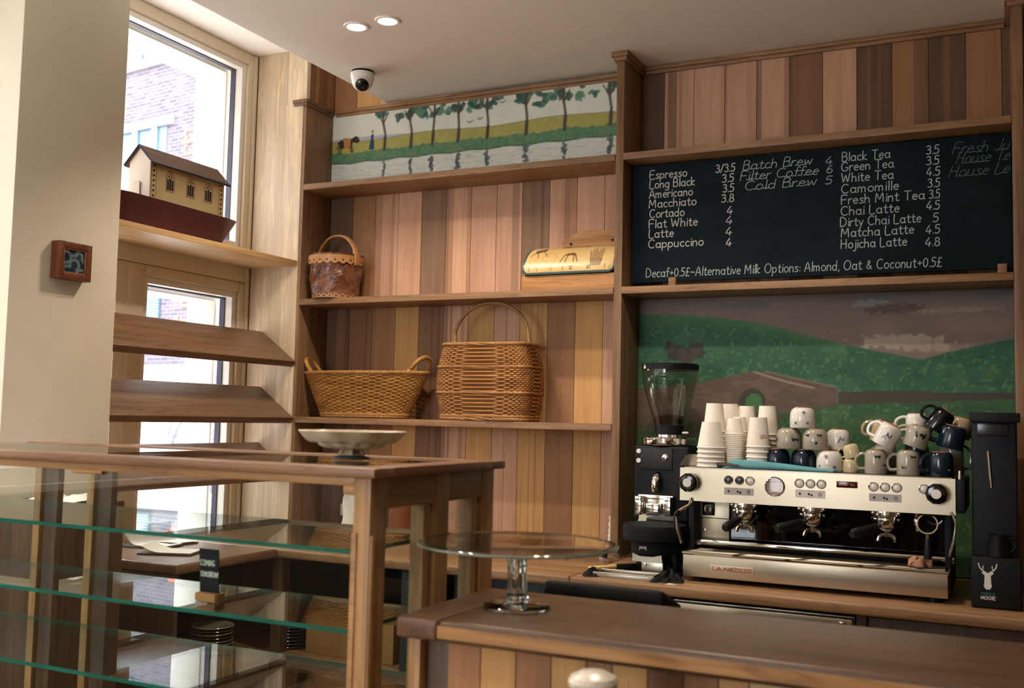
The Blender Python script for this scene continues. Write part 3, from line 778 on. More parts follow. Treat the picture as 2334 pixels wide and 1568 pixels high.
# ---------------------------------------------------------------- single-stroke lettering
def A_(cx, cy, rx, ry, a0, a1, n=12): return arc(cx, cy, rx, ry, a0, a1, n)
GL = {
 'a': (.52, [A_(.21, .29, .20, .28, 40, 320), [(.41, .57), (.41, .08), (.48, 0)]]),
 'b': (.48, [[(0, 1), (0, .05)], A_(.19, .28, .19, .28, 150, -150)]),
 'c': (.42, [A_(.21, .29, .20, .29, 50, 310)]),
 'd': (.52, [A_(.20, .28, .19, .28, 40, 320), [(.40, 1), (.40, 0)]]),
 'e': (.46, [[(.03, .31), (.40, .33)]+A_(.21, .29, .19, .29, 10, 315)]),
 'f': (.36, [[(.36, .92), (.26, 1), (.15, .9), (.13, 0)], [(0, .58), (.32, .58)]]),
 'g': (.50, [A_(.20, .29, .19, .28, 40, 320), [(.40, .57), (.40, -.12), (.30, -.33), (.05, -.28)]]),
 'h': (.48, [[(0, 1), (0, 0)], [(0, .36), (.14, .56), (.28, .55), (.36, .4), (.37, 0)]]),
 'i': (.18, [[(.06, .57), (.06, 0)], [(.06, .80), (.07, .84)]]),
 'j': (.24, [[(.14, .57), (.13, -.2), (.02, -.35), (-.1, -.3)], [(.14, .80), (.15, .84)]]),
 'k': (.44, [[(0, 1), (0, 0)], [(.32, .58), (.02, .26), (.36, 0)]]),
 'l': (.18, [[(.06, 1), (.06, 0)]]),
 'm': (.68, [[(0, .57), (0, 0)], [(0, .38), (.12, .56), (.24, .52), (.28, .36), (.28, 0)], [(.28, .38), (.40, .56), (.52, .52), (.56, .36), (.56, 0)]]),
 'n': (.46, [[(0, .57), (0, 0)], [(0, .36), (.14, .56), (.28, .54), (.35, .38), (.35, 0)]]),
 'o': (.50, [A_(.22, .29, .21, .29, 0, 360, 16)]),
 'p': (.50, [[(0, .57), (0, -.38)], A_(.20, .29, .20, .28, 160, -160)]),
 'r': (.34, [[(0, .57), (0, 0)], [(0, .34), (.12, .54), (.28, .56)]]),
 's': (.40, [[(.33, .50), (.20, .58), (.06, .50), (.10, .36), (.27, .24), (.31, .10), (.18, 0), (0, .06)]]),
 't': (.38, [[(.14, .85), (.14, .12), (.24, 0), (.34, .05)], [(0, .60), (.30, .60)]]),
 'u': (.48, [[(0, .57), (0, .15), (.12, 0), (.28, .06), (.36, .2)], [(.36, .57), (.36, 0)]]),
 'v': (.42, [[(0, .57), (.16, 0), (.34, .57)]]),
 'w': (.62, [[(0, .57), (.12, 0), (.26, .48), (.40, 0), (.54, .57)]]),
 'y': (.44, [[(0, .57), (.19, .04)], [(.38, .57), (.08, -.38)]]),
 'x': (.4, [[(0, .57), (.32, 0)], [(.32, .57), (0, 0)]]),
 'q': (.5, [A_(.20, .29, .19, .28, 40, 320), [(.40, .57), (.40, -.38)]]),
 'A': (.62, [[(0, 0), (.28, 1), (.56, 0)], [(.10, .34), (.46, .34)]]),
 'B': (.52, [[(0, 0), (0, 1), (.28, 1), (.40, .85), (.34, .62), (0, .54)], [(.28, .55), (.44, .40), (.42, .12), (.26, 0), (0, 0)]]),
 'C': (.62, [A_(.32, .5, .32, .5, 50, 310)]),
 'D': (.62, [[(0, 0), (0, 1), (.30, .95), (.50, .70), (.50, .30), (.30, .04), (0, 0)]]),
 'E': (.54, [[(.46, 1), (0, 1), (0, 0), (.48, 0)], [(0, .52), (.38, .52)]]),
 'F': (.52, [[(.46, 1), (0, 1), (0, 0)], [(0, .52), (.38, .52)]]),
 'G': (.66, [A_(.32, .5, .32, .5, 50, 330)+[(.60, .40), (.38, .40)]]),
 'H': (.60, [[(0, 1), (0, 0)], [(.48, 1), (.48, 0)], [(0, .52), (.48, .52)]]),
 'I': (.16, [[(.05, 1), (.05, 0)]]),
 'J': (.46, [[(.34, 1), (.34, .2), (.2, 0), (.02, .12)]]),
 'L': (.48, [[(0, 1), (0, 0), (.42, 0)]]),
 'M': (.74, [[(0, 0), (.06, 1), (.32, .3), (.58, 1), (.64, 0)]]),
 'N': (.60, [[(0, 0), (0, 1), (.48, 0), (.48, 1)]]),
 'O': (.72, [A_(.33, .5, .33, .5, 90, 450, 18)]),
 'P': (.50, [[(0, 0), (0, 1), (.30, 1), (.42, .80), (.34, .56), (0, .50)]]),
 'R': (.54, [[(0, 0), (0, 1), (.32, 1), (.43, .78), (.33, .56), (0, .52)], [(.20, .52), (.48, 0)]]),
 'S': (.50, [[(.42, .86), (.28, 1), (.08, .92), (.06, .70), (.22, .54), (.40, .38), (.40, .12), (.22, 0), (0, .10)]]),
 'T': (.56, [[(0, 1), (.52, 1)], [(.26, 1), (.26, 0)]]),
 'W': (.82, [[(0, 1), (.18, 0), (.37, .8), (.56, 0), (.74, 1)]]),
 'Z': (.52, [[(0, 1), (.44, 1), (0, 0), (.46, 0)]]),
 '0': (.50, [A_(.21, .45, .20, .45, 90, 450, 16)]),
 '3': (.44, [[(.02, .82), (.18, .92), (.34, .80), (.30, .58), (.14, .50)], [(.14, .50), (.34, .42), (.36, .14), (.18, 0), (0, .08)]]),
 '4': (.46, [[(.28, .92), (0, .28), (.42, .28)], [(.32, .5), (.28, 0)]]),
 '5': (.44, [[(.38, .92), (.10, .92), (.06, .55), (.24, .58), (.36, .40), (.32, .12), (.14, 0), (0, .08)]]),
 '6': (.46, [[(.32, .90), (.10, .65), (.02, .30)], A_(.20, .25, .18, .25, 0, 360, 14)]),
 '8': (.44, [A_(.20, .70, .15, .21, -90, 270, 12), A_(.20, .24, .19, .24, 90, 450, 12)]),
 '/': (.36, [[(0, -.05), (.30, .95)]]), '.': (.16, [[(.05, 0), (.06, .04)]]), ',': (.18, [[(.08, .04), (.03, -.14)]]),
 '+': (.46, [[(.02, .42), (.38, .42)], [(.20, .62), (.20, .22)]]), '~': (.5, [[(0, .36), (.10, .46), (.22, .38), (.34, .34), (.42, .44)]]),
 ':': (.18, [[(.06, .08), (.06, .12)], [(.06, .46), (.06, .5)]]),
 '£': (.5, [[(.42, .82), (.28, .94), (.16, .80), (.18, .3), (.04, 0), (.44, .02)], [(.02, .46), (.34, .46)]]),
 '&': (.58, [[(.5, 0), (.12, .66), (.16, .9), (.32, .88), (.30, .66), (.06, .36), (.04, .12), (.2, 0), (.46, .32)]]),
 '!': (.16, [[(.05, 1), (.05, .28)], [(.05, 0), (.06, .04)]]),
 ' ': (.30, [])}
def strokes(text, w, h, shear=0.03, join=False):
    """polylines of a line of text fitted to a width and cap height"""
    adv = sum(GL[c][0] for c in text)
    k = w/max(adv-0.1, 1e-6); x = 0; out = []
    prev = None
    for c in text:
        a, ss = GL[c]
        for s in ss:
            pts = [((x+p[0]*0.86)*k+shear*h*p[1], p[1]*h) for p in s]
            if len(s) == 2: out.append(pts)
            else: out.append([(q.x, q.y) for q in smooth_path([(u, v, 0) for u, v in pts], 3)] if len(s) < 9 else pts)
        if join and c.islower() and prev is not None:
            out.append([((x-0.10)*k, 0.03*h), ((x+0.02)*k+shear*h*.1, 0.10*h)])
        prev = c if c.isalpha() else None
        x += a
    return out
def ribbon(mb, pts, w, fn, lift):
    """a flat pen stroke of width w on a surface; fn maps (u, v, lift) to a point"""
    n = len(pts)
    L_, R_ = [], []
    for i, (u, v) in enumerate(pts):
        a = pts[max(i-1, 0)]; b_ = pts[min(i+1, n-1)]
        dx, dz = b_[0]-a[0], b_[1]-a[1]; q = math.hypot(dx, dz) or 1
        nx, nz = -dz/q*w/2, dx/q*w/2
        if i == 0: u -= dx/q*w*.4; v -= dz/q*w*.4
        if i == n-1: u += dx/q*w*.4; v += dz/q*w*.4
        L_.append((u+nx, v+nz)); R_.append((u-nx, v-nz))
    for l in (lift,):
        va = [mb.bm.verts.new(fn(p[0], p[1], l)) for p in L_]; vb = [mb.bm.verts.new(fn(p[0], p[1], l)) for p in R_]
        vc = [mb.bm.verts.new(fn(p[0], p[1], 0)) for p in L_]; vd = [mb.bm.verts.new(fn(p[0], p[1], 0)) for p in R_]
        for i in range(n-1):
            mb.bm.faces.new([va[i], va[i+1], vb[i+1], vb[i]])
            mb.bm.faces.new([vc[i], vc[i+1], va[i+1], va[i]]); mb.bm.faces.new([vb[i], vb[i+1], vd[i+1], vd[i]])
def write(mb, text, x, z, w, h, y, pen=0.0035, shear=0.03, join=False, slope=0.0):
    for s in strokes(text, w, h, shear, join):
        ribbon(mb, s, pen, lambda u, v, l: (x+u, y-l, z+v+slope*u), 0.0008)

# ---------------------------------------------------------------- chalkboard menu
M_board, nt, N, L, b = newmat('blackboard_paint')
b.inputs['Roughness'].default_value = 0.75; b.inputs['Specular IOR Level'].default_value = 0.15
L.new(ramp(nt, noise(nt, 3.0, (1, 1, 2), 5, 0.7), [(0.35, hexc('0e181e')), (0.7, hexc('18262e'))]), b.inputs['Base Color'])
YC = 4.24
cbd = thing('chalkboard_menu', 'wide blackboard with the handwritten chalk coffee menu standing on the shelf', 'chalkboard', (0, 0, 0))
MB().box(-1.488, 0.0155, YC, YC+0.018, 2.081, 2.600, 0.003).build('board', M_board, cbd)
for xx in (-1.295, -0.02): MB().box(xx-0.016, xx+0.016, YC-0.03, YC+0.028, 2.0522, 2.0955, 0.003).build('support_block', M_oak_x, cbd)
C1 = [("Espresso", -1.407, 2.536, -1.241), ("Long Black", -1.408, 2.494, -1.206), ("Americano", -1.41, 2.451, -1.215), ("Macchiato", -1.41, 2.408, -1.199), ("Cortado", -1.407, 2.364, -1.251), ("Flat White", -1.409, 2.319, -1.193), ("Latte", -1.408, 2.276, -1.298), ("Cappuccino", -1.411, 2.231, -1.166),
      ("3/3.5", -1.116, 2.54, -1.034), ("3.5", -1.088, 2.496, -1.039), ("3.5", -1.084, 2.453, -1.038), ("3.8", -1.09, 2.41, -1.038), ("4", -1.066, 2.357, -1.044), ("4", -1.07, 2.315, -1.045), ("4", -1.07, 2.268, -1.047), ("4", -1.069, 2.221, -1.048)]
C2 = [("Batch Brew", -1.0, 2.541, -0.716), ("Filter Coffee", -1.011, 2.497, -0.692), ("Cold Brew", -0.992, 2.454, -0.699)]
C2n = [("4", -0.664, 2.534, -0.639), ("6", -0.66, 2.499, -0.636), ("5", -0.664, 2.454, -0.639)]
C3 = [("Black Tea", -0.598, 2.541, -0.415), ("Green Tea", -0.601, 2.501, -0.402), ("White Tea", -0.601, 2.456, -0.403), ("Camomille", -0.601, 2.411, -0.384), ("Fresh Mint Tea", -0.601, 2.366, -0.289), ("Chai Latte", -0.603, 2.321, -0.382), ("Dirty Chai Latte", -0.605, 2.276, -0.303), ("Matcha Latte", -0.602, 2.233, -0.329), ("Hojicha Latte", -0.603, 2.187, -0.355)]
C3n = [("3.5", -0.282, 2.541, -0.237), ("3.5", -0.282, 2.499, -0.237), ("4.5", -0.282, 2.455, -0.234), ("3.5", -0.278, 2.41, -0.235), ("3.5", -0.273, 2.366, -0.235), ("4.5", -0.283, 2.322, -0.236), ("5", -0.26, 2.273, -0.241), ("4.5", -0.286, 2.228, -0.236), ("4.8", -0.288, 2.179, -0.237)]
def menu_part(rows, h, pen, mat, shear=.03, join=False):
    m = MB()
    for t, x, z, xr in rows: write(m, t, x, z, xr-x, h, YC, pen, shear, join)
    m.build('menu_lettering', mat, cbd, smooth=False)
menu_part(C1[:8], .036, .0037, M_chalk); menu_part(C1[8:], .036, .0037, M_chalk)
m_ = MB(); write(m_, "Decaf+0.5£~Alternative Milk Options: Almond, Oat & Coconut+0.5£", -1.42, 2.103, 1.19, 0.038, YC, 0.0030, 0.06, slope=-0.004); m_.build('menu_lettering', M_chalk_dim, cbd, smooth=False)
menu_part(C3, .036, .0035, M_chalk_dim); menu_part(C3n, .036, .0034, M_chalk_dim)
menu_part(C2, .038, .0027, M_chalk_dim, .22, True); menu_part(C2n, .034, .0029, M_chalk_dim, .12)
menu_part([("Fresh Ju", -.189, 2.534, .007), ("House Te", -.177, 2.494, .008), ("House Le", -.203, 2.444, .007)], .042, .0025, M_chalk_faint, .35, True)
# ---------------------------------------------------------------- ceiling fittings
M_lamp, nt, N, L, b = newmat('lamp_disc')
b.inputs['Emission Color'].default_value = (1, 0.86, 0.68, 1); b.inputs['Emission Strength'].default_value = 14
def downlight(x, y, label, power=LAMP_W, group=None, spot=R(125), aim=(0, 0)):
    t = thing('downlight', label, 'ceiling light', (x, y, ZC), group=group)
    MB().lathe([(0.036, -0.001), (0.040, -0.006), (0.050, -0.006), (0.053, -0.001), (0.053, 0.0)], 40, cap=False).lathe([(0.037, -0.002), (0.034, 0.0)], 40, cap=False).build('trim_ring', M_ceil_white, t)
    MB().lathe([(0, -0.0035), (0.030, -0.0035), (0.037, -0.0025), (0.037, -0.0005), (0, -0.0005)], 40).build('lamp', M_lamp, t)
    l = D.lights.new('downlight_lamp', 'SPOT'); l.energy = power; l.color = (1, 0.86, 0.70)
    l.spot_size = spot; l.spot_blend = 0.6; l.shadow_soft_size = 0.035
    o = D.objects.new('downlight_lamp', l); COL.objects.link(o); o.parent = t; o.location = (0, 0, -0.03)
    o.rotation_euler = (aim[0], aim[1], 0)
    return t
downlight(-2.425, 3.440, 'recessed round ceiling downlight, the left of the lit pair near the camera dome')
downlight(-2.270, 3.437, 'recessed round ceiling downlight, the right of the lit pair near the camera dome')
for x, y in ((-1.15, 3.02), (-0.99, 3.02), (-2.3, 1.2), (-0.9, 0.6), (-0.9, -1.2), (-2.4, -1.2)):
    downlight(x, y, 'recessed round ceiling downlight outside the picture over the shop', group='downlights over the shop floor', power=LAMP_W)
t = thing('security_camera', 'white dome security camera with black lens on the ceiling', 'security camera', (-2.722, 3.925, ZC))
MB().lathe([(0.0, 0), (0.052, 0), (0.052, -0.010), (0, -0.010)], 40).build('base_plate', M_blackmatte, t)
MB().lathe([(0.0, -0.01), (0.056, -0.01), (0.055, -0.030), (0.050, -0.052), (0.043, -0.070), (0.030, -0.085), (0, -0.092)], 48).build('dome_housing', M_whiteplastic, t)
_mm = rotM(R(-20), 'Z') @ rotM(R(55), 'X')
o_ = MB().lathe([(0, -0.040), (0.034, -0.038), (0.041, -0.020), (0.041, 0.0), (0, 0.0)], 36, M=rotM(R(35), 'Z') @ T(0, -0.010, -0.052) @ rotM(R(-52), 'X')).build('eyeball', M_whiteplastic, t)
MB().lathe([(0, -0.056), (0.018, -0.054), (0.029, -0.046), (0.0325, -0.034), (0, -0.034)], 36, M=rotM(R(35), 'Z') @ T(0, -0.010, -0.052) @ rotM(R(-52), 'X')).build('lens', M_blackgloss, o_)

# ---------------------------------------------------------------- toy ark on the window shelf
M_hull = plain('dark_red_hull_paint', '4a1c1c', 0.5, var=0.3, vscale=14)
M_arkwall = plain('cream_ark_paint', 'cdb88a', 0.6, var=0.10, vscale=12)
M_arkend = plain('pale_ark_paint', 'e8dccb', 0.6, var=0.03)
M_arkroof = wood('ark_shingle_roof', '8a6f58', '5c4638', 'y', 0.7, 3.0, 0.5)
M_navy = plain('navy_paint', '1a2036', 0.5)
M_ochre = plain('ochre_line', '9a5a32', 0.6)
ark = thing('toy_ark', 'antique wooden toy ark, cream house on a dark red hull, on the window shelf', 'toy ark', (-3.395, 3.43, 2.247))
h_ = MB()
secs = [(-0.44, 0.02, 0.155, 0.25), (-0.40, 0.045, 0.150, 0.25), (-0.30, 0.085, 0.145, 0.25), (-0.1, 0.10, 0.140, 0.25), (0.12, 0.095, 0.140, 0.25), (0.27, 0.085, 0.143, 0.24), (0.36, 0.055, 0.148, 0.2), (0.425, 0.012, 0.156, 0.1)]
rings = []
for y, w, z, s in secs:
    yb = y if abs(y) < 0.25 else (0.245 + (y-0.245)*0.25 if y > 0 else -0.30+(y+0.30)*0.3)
    bw = w*0.72
    rings.append([h_.bm.verts.new(p) for p in ((-w, y, z), (-bw, yb, 0.001), (bw, yb, 0.001), (w, y, z))])
for a, b_ in zip(rings, rings[1:]):
    for i in range(4):
        j = (i+1) % 4; h_.bm.faces.new([a[i], a[j], b_[j], b_[i]])
h_.bm.faces.new(rings[0]); h_.bm.faces.new(rings[-1][::-1])
h_.build('hull', M_hull, ark, sharp=25)
hs = MB().box(-0.058, 0.065, -0.190, 0.268, 0.143, 0.310).build('house', M_arkwall, ark)
e_ = MB().prism([(-0.058, 0.1425), (0.064, 0.1425), (0.064, 0.312), (0.003, 0.372), (-0.058, 0.312)], 0.004, M=T(0, -0.1935, 0)).prism([(-0.058, 0.31), (0.064, 0.31), (0.003, 0.372)], 0.455, M=T(0, -0.19, 0))
e_.build('gable', M_arkend, hs, smooth=False)
rf = MB()
for s in (-1, 1):
    a_ = Vector((0.003, 0, 0.384)); b_ = Vector((0.003+s*0.083, 0, 0.300))
    d_ = (b_-a_); nrm = Vector((s*0.7, 0, 0.72))*0.008
    rf.prism([(a_.x, a_.z), (b_.x, b_.z), (b_.x-nrm.x*.3, b_.z-0.008), (a_.x, a_.z-0.011)], 0.49, M=T(0, -0.203, 0))
rf = rf.build('roof', M_arkroof, ark, smooth=False)
for s in (-1, 1):
    MB().tube([(0.003, -0.2035, 0.381), (0.003+s*0.083, -0.2035, 0.298)], 0.0045, 6).build('bargeboard', M_navy, rf)
MB().tube([(0.0835, -0.203, 0.2985), (0.0835, 0.287, 0.2985)], 0.005, 6).build('eaves_board', M_navy, rf)
for yy in (-0.075, 0.050, 0.165):
    fr = MB()
    pts = [(yy-0.024, 0.195)]+[(yy-0.024+0.048*(1-math.cos(R(a)))/2*1.0, 0.252+0.032*math.sin(R(a)) ) for a in range(0, 181, 20)]+[(yy+0.024, 0.195)]
    fr.tube([(0.0655, p[0], p[1]) for p in pts], 0.0018, 5, closed=True)
    fr = fr.build('window', M_ochre, hs)
    wn = MB()
    for dy in (-0.0135, 0, 0.0135): wn.box(0.0645, 0.0665, yy+dy-0.0048, yy+dy+0.0048, 0.201, 0.248+(0.006 if dy == 0 else 0))
    for dy, dz in ((0, 0.272), (-0.008, 0.262), (0.008, 0.262)): wn.box(0.0645, 0.0665, yy+dy-0.0032, yy+dy+0.0032, dz-0.0035, dz+0.0035)
    wn.build('lights', M_navy, fr, smooth=False)
dt = MB()
for yy in (-0.172, 0.250):
    for k in range(7): dt.box(0.0645, 0.0662, yy-0.0045, yy+0.0045, 0.160+k*0.022-0.0045, 0.160+k*0.022+0.0045, M=None)
dt.build('painted_diamonds', M_navy, hs, smooth=False)
dt = MB()
for yy in (-0.186, -0.158, 0.236, 0.264): dt.box(0.0645, 0.0658, yy-0.0012, yy+0.0012, 0.150, 0.300)
dt.build('painted_stripe_pattern', M_ochre, hs, smooth=False)
MB().box(-0.03, 0.010, -0.199, -0.1935, 0.146, 0.218).build('gable_door', M_arkend, hs, smooth=False)
MB().tube([(-0.03, -0.2, 0.221), (0.013, -0.2, 0.221), (0.013, -0.2, 0.148)], 0.0022, 5).build('door_trim', M_dullsteel, hs)

# ---------------------------------------------------------------- framed tile on the pillar
M_mah = wood('mahogany_frame', '7a4226', '4a2616', 'z', 0.4, 1.5, 0.3)
M_tile, nt, N, L, b = newmat('blue_patterned_tile')
tc = N.new('ShaderNodeTexCoord'); mp = N.new('ShaderNodeMapping'); vo = N.new('ShaderNodeTexVoronoi')
mp.inputs['Scale'].default_value = (1, 26, 26); vo.inputs['Scale'].default_value = 1.0
L.new(tc.outputs['Object'], mp.inputs[0]); L.new(mp.outputs[0], vo.inputs['Vector'])
L.new(ramp(nt, vo.outputs['Distance'], [(0.25, hexc('16283a')), (0.45, hexc('22384a')), (0.6, hexc('6f8484')), (0.8, hexc('1a2c3c'))]), b.inputs['Base Color'])
b.inputs['Roughness'].default_value = 0.2
t = thing('framed_tile', 'blue patterned tile in a deep wooden frame on the white pillar', 'wall tile', (-3.1995, 2.72, 2.03))
fm = MB()
for (a, b_, c_, d_) in ((-.075, -.052, -.07, .07), (.052, .075, -.07, .07), (-.052, .052, .047, .07), (-.052, .052, -.07, -.047)): fm.box(0, 0.045, a, b_, c_, d_, 0.002)
fm.build('frame', M_mah, t)
MB().box(0.0, 0.036, -.0525, .0525, -.0475, .0475).build('tile', M_tile, t, smooth=False)
fm = MB()
for (a, b_, c_, d_) in ((-.052, -.047, -.047, .047), (.047, .052, -.047, .047), (-.047, .047, .042, .047), (-.047, .047, -.047, -.042)): fm.box(0.034, 0.0415, a, b_, c_, d_, 0.001)
fm.build('slip', wood('gilt_slip', 'a8703c', '7d5026', 'z', 0.4, 2, .2), t)

# ---------------------------------------------------------------- things on the middle shelf
ZM = 2.0525
M_leather, nt, N, L, b = newmat('cracked_brown_leather')
nl = noise(nt, 14, (1, 1, 1.4), 5, 0.6, 0.6)
L.new(ramp(nt, nl, [(0.3, hexc('3a2018')), (0.5, hexc('6a3f2a')), (0.72, hexc('8a5a40'))]), b.inputs['Base Color'])
b.inputs['Roughness'].default_value = 0.2; b.inputs['Specular IOR Level'].default_value = 0.7
bump(nt, b, nl, 0.9, 0.012)
M_tan = plain('tan_leather', 'a8774a', 0.4, var=0.15, vscale=30)
t = thing('leather_bucket', 'cracked brown leather bucket with scalloped rim and strap handle on the middle shelf', 'bucket', (-3.055, 4.231, ZM))
def lump(r, a, z): return r*(1+0.03*math.sin(3*a+z*40)+0.018*math.sin(7*a-z*55)) if 0.02 < z < 0.18 else r
pr_ = [(0, 0.001), (0.113, 0.001)]+[(0.113+0.020*(k/12)+0.006*math.sin(PI*k/12), 0.008+k*0.0165) for k in range(13)]+[(0.134, 0.214), (0.137, 0.222), (0.130, 0.222), (0.126, 0.206), (0.11, 0.03), (0, 0.02)]
MB().lathe(pr_, 56, wob=lump, cap=False).build('body', M_leather, t)
def scal(n, r0, z0, z1, r1, dep, up=1):
    m = MB()
    def fn(u, v):
        a = u*2*PI
        e = abs(math.sin(n*a/2))*dep
        z = z0+(z1-z0)*v - (e*(1-v) if up > 0 else -e*v)
        r = r0+(r1-r0)*v
        return (r*math.cos(a), r*math.sin(a), z)
    return m.grid(fn, 160, 5, closed_u=True)
bd = scal(22, 0.1375, 0.180, 0.213, 0.1395, 0.012).build('rim_band', M_tan, t, sharp=60)
hl = MB()
for k in range(22):
    a = (k+0.5)*2*PI/22; hl.lathe([(0, 0), (0.0042, 0), (0.0042, 0.002), (0, 0.002)], 10, M=rotM(a, 'Z') @ T(0.1375, 0, 0.187) @ rotM(R(90), 'Y'))
hl.build('eyelets', M_black, bd)
bd = scal(24, 0.1165, 0.001, 0.014, 0.1185, 0.008, -1).build('foot_band', M_tan, t, sharp=60)
hl = MB()
for k in range(24):
    a = (k+0.5)*2*PI/24; hl.lathe([(0, 0), (0.0036, 0), (0.0036, 0.002), (0, 0.002)], 10, M=rotM(a, 'Z') @ T(0.1178, 0, 0.011) @ rotM(R(90), 'Y'))
hl.build('eyelets', M_black, bd)
pts = smooth_path([(-0.128, 0.02, 0.205), (-0.108, 0.015, 0.262), (-0.055, 0.006, 0.312), (0.0, 0, 0.325), (0.062, -0.008, 0.312), (0.115, -0.016, 0.262), (0.136, -0.022, 0.20)], 7)
MB().tube(pts, 0.0075, 8, sq=2.0).build('handle', M_tan, t)
for s in (-1, 1):
    MB().box(-0.004, 0.004, -0.019, 0.019, -0.032, 0.032, 0.0035, M=T(s*0.142, -0.022*s, 0.197) @ rotM(R(4*s), 'Y')).build('handle_tab', M_tan, t)
# bread bin with painted roll lid
t = thing('bread_bin', 'roll-top wooden bread bin painted with kitchen scenes beside the shelf upright', 'bread bin', (-1.735, 4.258, ZM))
M_pine = wood('pine_board', 'c8935a', 'a9743e', 'x', 0.5, 0.8, 0.3)
MB().box(-0.245, 0.205, -0.105, 0.108, 0.0005, 0.066, 0.003).build('base', M_pine, t)
bp = [(-0.235, 0.05), (0.205, 0.05), (0.205, 0.278), (0.15, 0.288), (0.0, 0.297), (-0.07, 0.284), (-0.10, 0.262), (-0.125, 0.262), (-0.135, 0.245), (-0.125, 0.226), (-0.16, 0.205), (-0.235, 0.19)]
MB().prism(bp, 0.012, M=T(0, 0.096, 0)).build('back_board', M_pine, t)
for x, z in ((-0.09, 0.237), (0.115, 0.246)): MB().lathe([(0, 0), (0.006, 0), (0.006, 0.003), (0, 0.003)], 12, M=T(x, 0.0955, z) @ rotM(R(90), 'X')).build('screw_hole', M_black, t)
# lid: quarter roll, painted
nu, nv = 220, 110
U, V = np.meshgrid(np.linspace(-0.240, 0.204, nu), np.linspace(0, 1, nv))
P = np.zeros(U.shape+(3,)); P[:] = hexc('d2b074')
Vn = V*0.24
n1 = vnoise(U, Vn, 30, 3); n2 = vnoise(U, Vn, 8, 4)
put(P, np.clip((n1-.5)*3, 0, 1), 'c39a5c', .5); put(P, np.clip((n2-.55)*3, 0, 1), 'e0c48c', .6)
line(P, U, Vn, [(-.25, .150), (.21, .150)], .004, '8a6a34', .8); line(P, U, Vn, [(-.25, .175), (.21, .178)], .006, '9c8a4c', .7)
for x0 in (-.13, .145): poly(P, U, Vn, [(x0-.035, .185), (x0+.04, .185), (x0+.05, .215), (x0-.02, .215)], '4d5a3a'); line(P, U, Vn, [(x0-.035, .185), (x0+.04, .185)], .004, '6a3a24')
poly(P, U, Vn, [(-.02+.065*math.cos(R(a)), .150+.06*math.sin(R(a))) for a in range(0, 181, 15)], '4a3826'); poly(P, U, Vn, [(-.01+.045*math.cos(R(a)), .150+.04*math.sin(R(a))) for a in range(0, 181, 15)], '9a8a60'); blob(P, U, Vn, .012, .162, .014, .012, 'c8452c', 1, .3)
poly(P, U, Vn, [(-.205, .128), (-.155, .150), (-.150, .125), (-.195, .105)], '5a4a34'); line(P, U, Vn, [(-.20, .11), (-.215, .085)], .004, '4a3a2c'); line(P, U, Vn, [(-.185, .108), (-.175, .080)], .004, '4a3a2c'); line(P, U, Vn, [(-.16, .12), (-.13, .085)], .004, '6a5a44')
poly(P, U, Vn, [(-.05, .085), (-.035, .10), (-.005, .102), (.012, .085)], '7a5634')
for a, b_ in ((-.045, -.06), (-.03, -.036), (-.002, .004), (.006, .022)): line(P, U, Vn, [(a, .088), (b_, .052)], .005, '5a3e28')
for k in range(7): line(P, U, Vn, [(.085+k*.008, .060), (.075+k*.0105, .105+.012*(k % 3))], .006, '8a6240')
poly(P, U, Vn, [(.080, .062), (.142, .062), (.136, .030), (.088, .030)], 'a08458')
for k in range(6): line(P, U, Vn, [(.087+k*.0095, .06), (.091+k*.008, .032)], .0022, '4f3d2a')
line(P, U, Vn, [(-.125, .05), (-.15, .07), (-.14, .10), (-.12, .105), (-.10, .10), (-.085, .085), (-.09, .06), (-.10, .045)], .003, 'a08050', .8)
for k in range(14):
    rs = np.random.RandomState(k); line(P, U, Vn, [(rs.uniform(-.22, .19), .022), (rs.uniform(-.22, .19)*0+rs.uniform(-.22, .19), .03)], .003, '9c7a4a', .0)
    x = rs.uniform(-.22, .19); line(P, U, Vn, [(x, .018), (x+rs.uniform(-.012, .012), .034)], .004, ['8a4a2c', '5a6a3a', '6a4a2c'][k % 3], .9)
ed = np.minimum.reduce([U+0.240, 0.204-U, Vn+0.0, 0.245-Vn*0])
cr = 0.03
dx = np.maximum(np.abs(U+0.018)-(0.222-cr), 0); dz = np.maximum(cr-Vn, 0)
de = np.where(dz > 0, cr-np.hypot(dx, dz), np.minimum(0.222-np.abs(U+0.018), 9))
put(P, soft(de-0.010, 0.003), '2f4a48')
vs = []
ang = V*R(100)
Yl = -0.114+0.200*(1-np.cos(ang)); Zl = 0.068+0.150*np.sin(np.minimum(ang, R(90)))
vs = np.stack([U, Yl, Zl], -1).reshape(-1, 3)
idx = np.arange(nu*nv).reshape(nv, nu)
keep = (de > -0.001)
F = []
for j in range(nv-1):
    for i in range(nu-1):
        if keep[j, i] and keep[j, i+1] and keep[j+1, i] and keep[j+1, i+1]: F.append([int(idx[j, i]), int(idx[j, i+1]), int(idx[j+1, i+1]), int(idx[j+1, i])])
me = D.meshes.new('lid'); me.from_pydata(vs.tolist(), [], F); me.update()
at = me.color_attributes.new('pc', 'FLOAT_COLOR', 'POINT'); c4 = np.ones((nu*nv, 4)); c4[:, :3] = P.reshape(-1, 3)
at.data.foreach_set('color', c4.reshape(-1).astype(np.float32)); me.materials.append(painted('painted_lid', 0.35, 0.04, 60))
for p in me.polygons: p.use_smooth = True
o = D.objects.new('lid', me); COL.objects.link(o); o.parent = t
sol = o.modifiers.new('thickness', 'SOLIDIFY'); sol.thickness = 0.010; sol.offset = -1
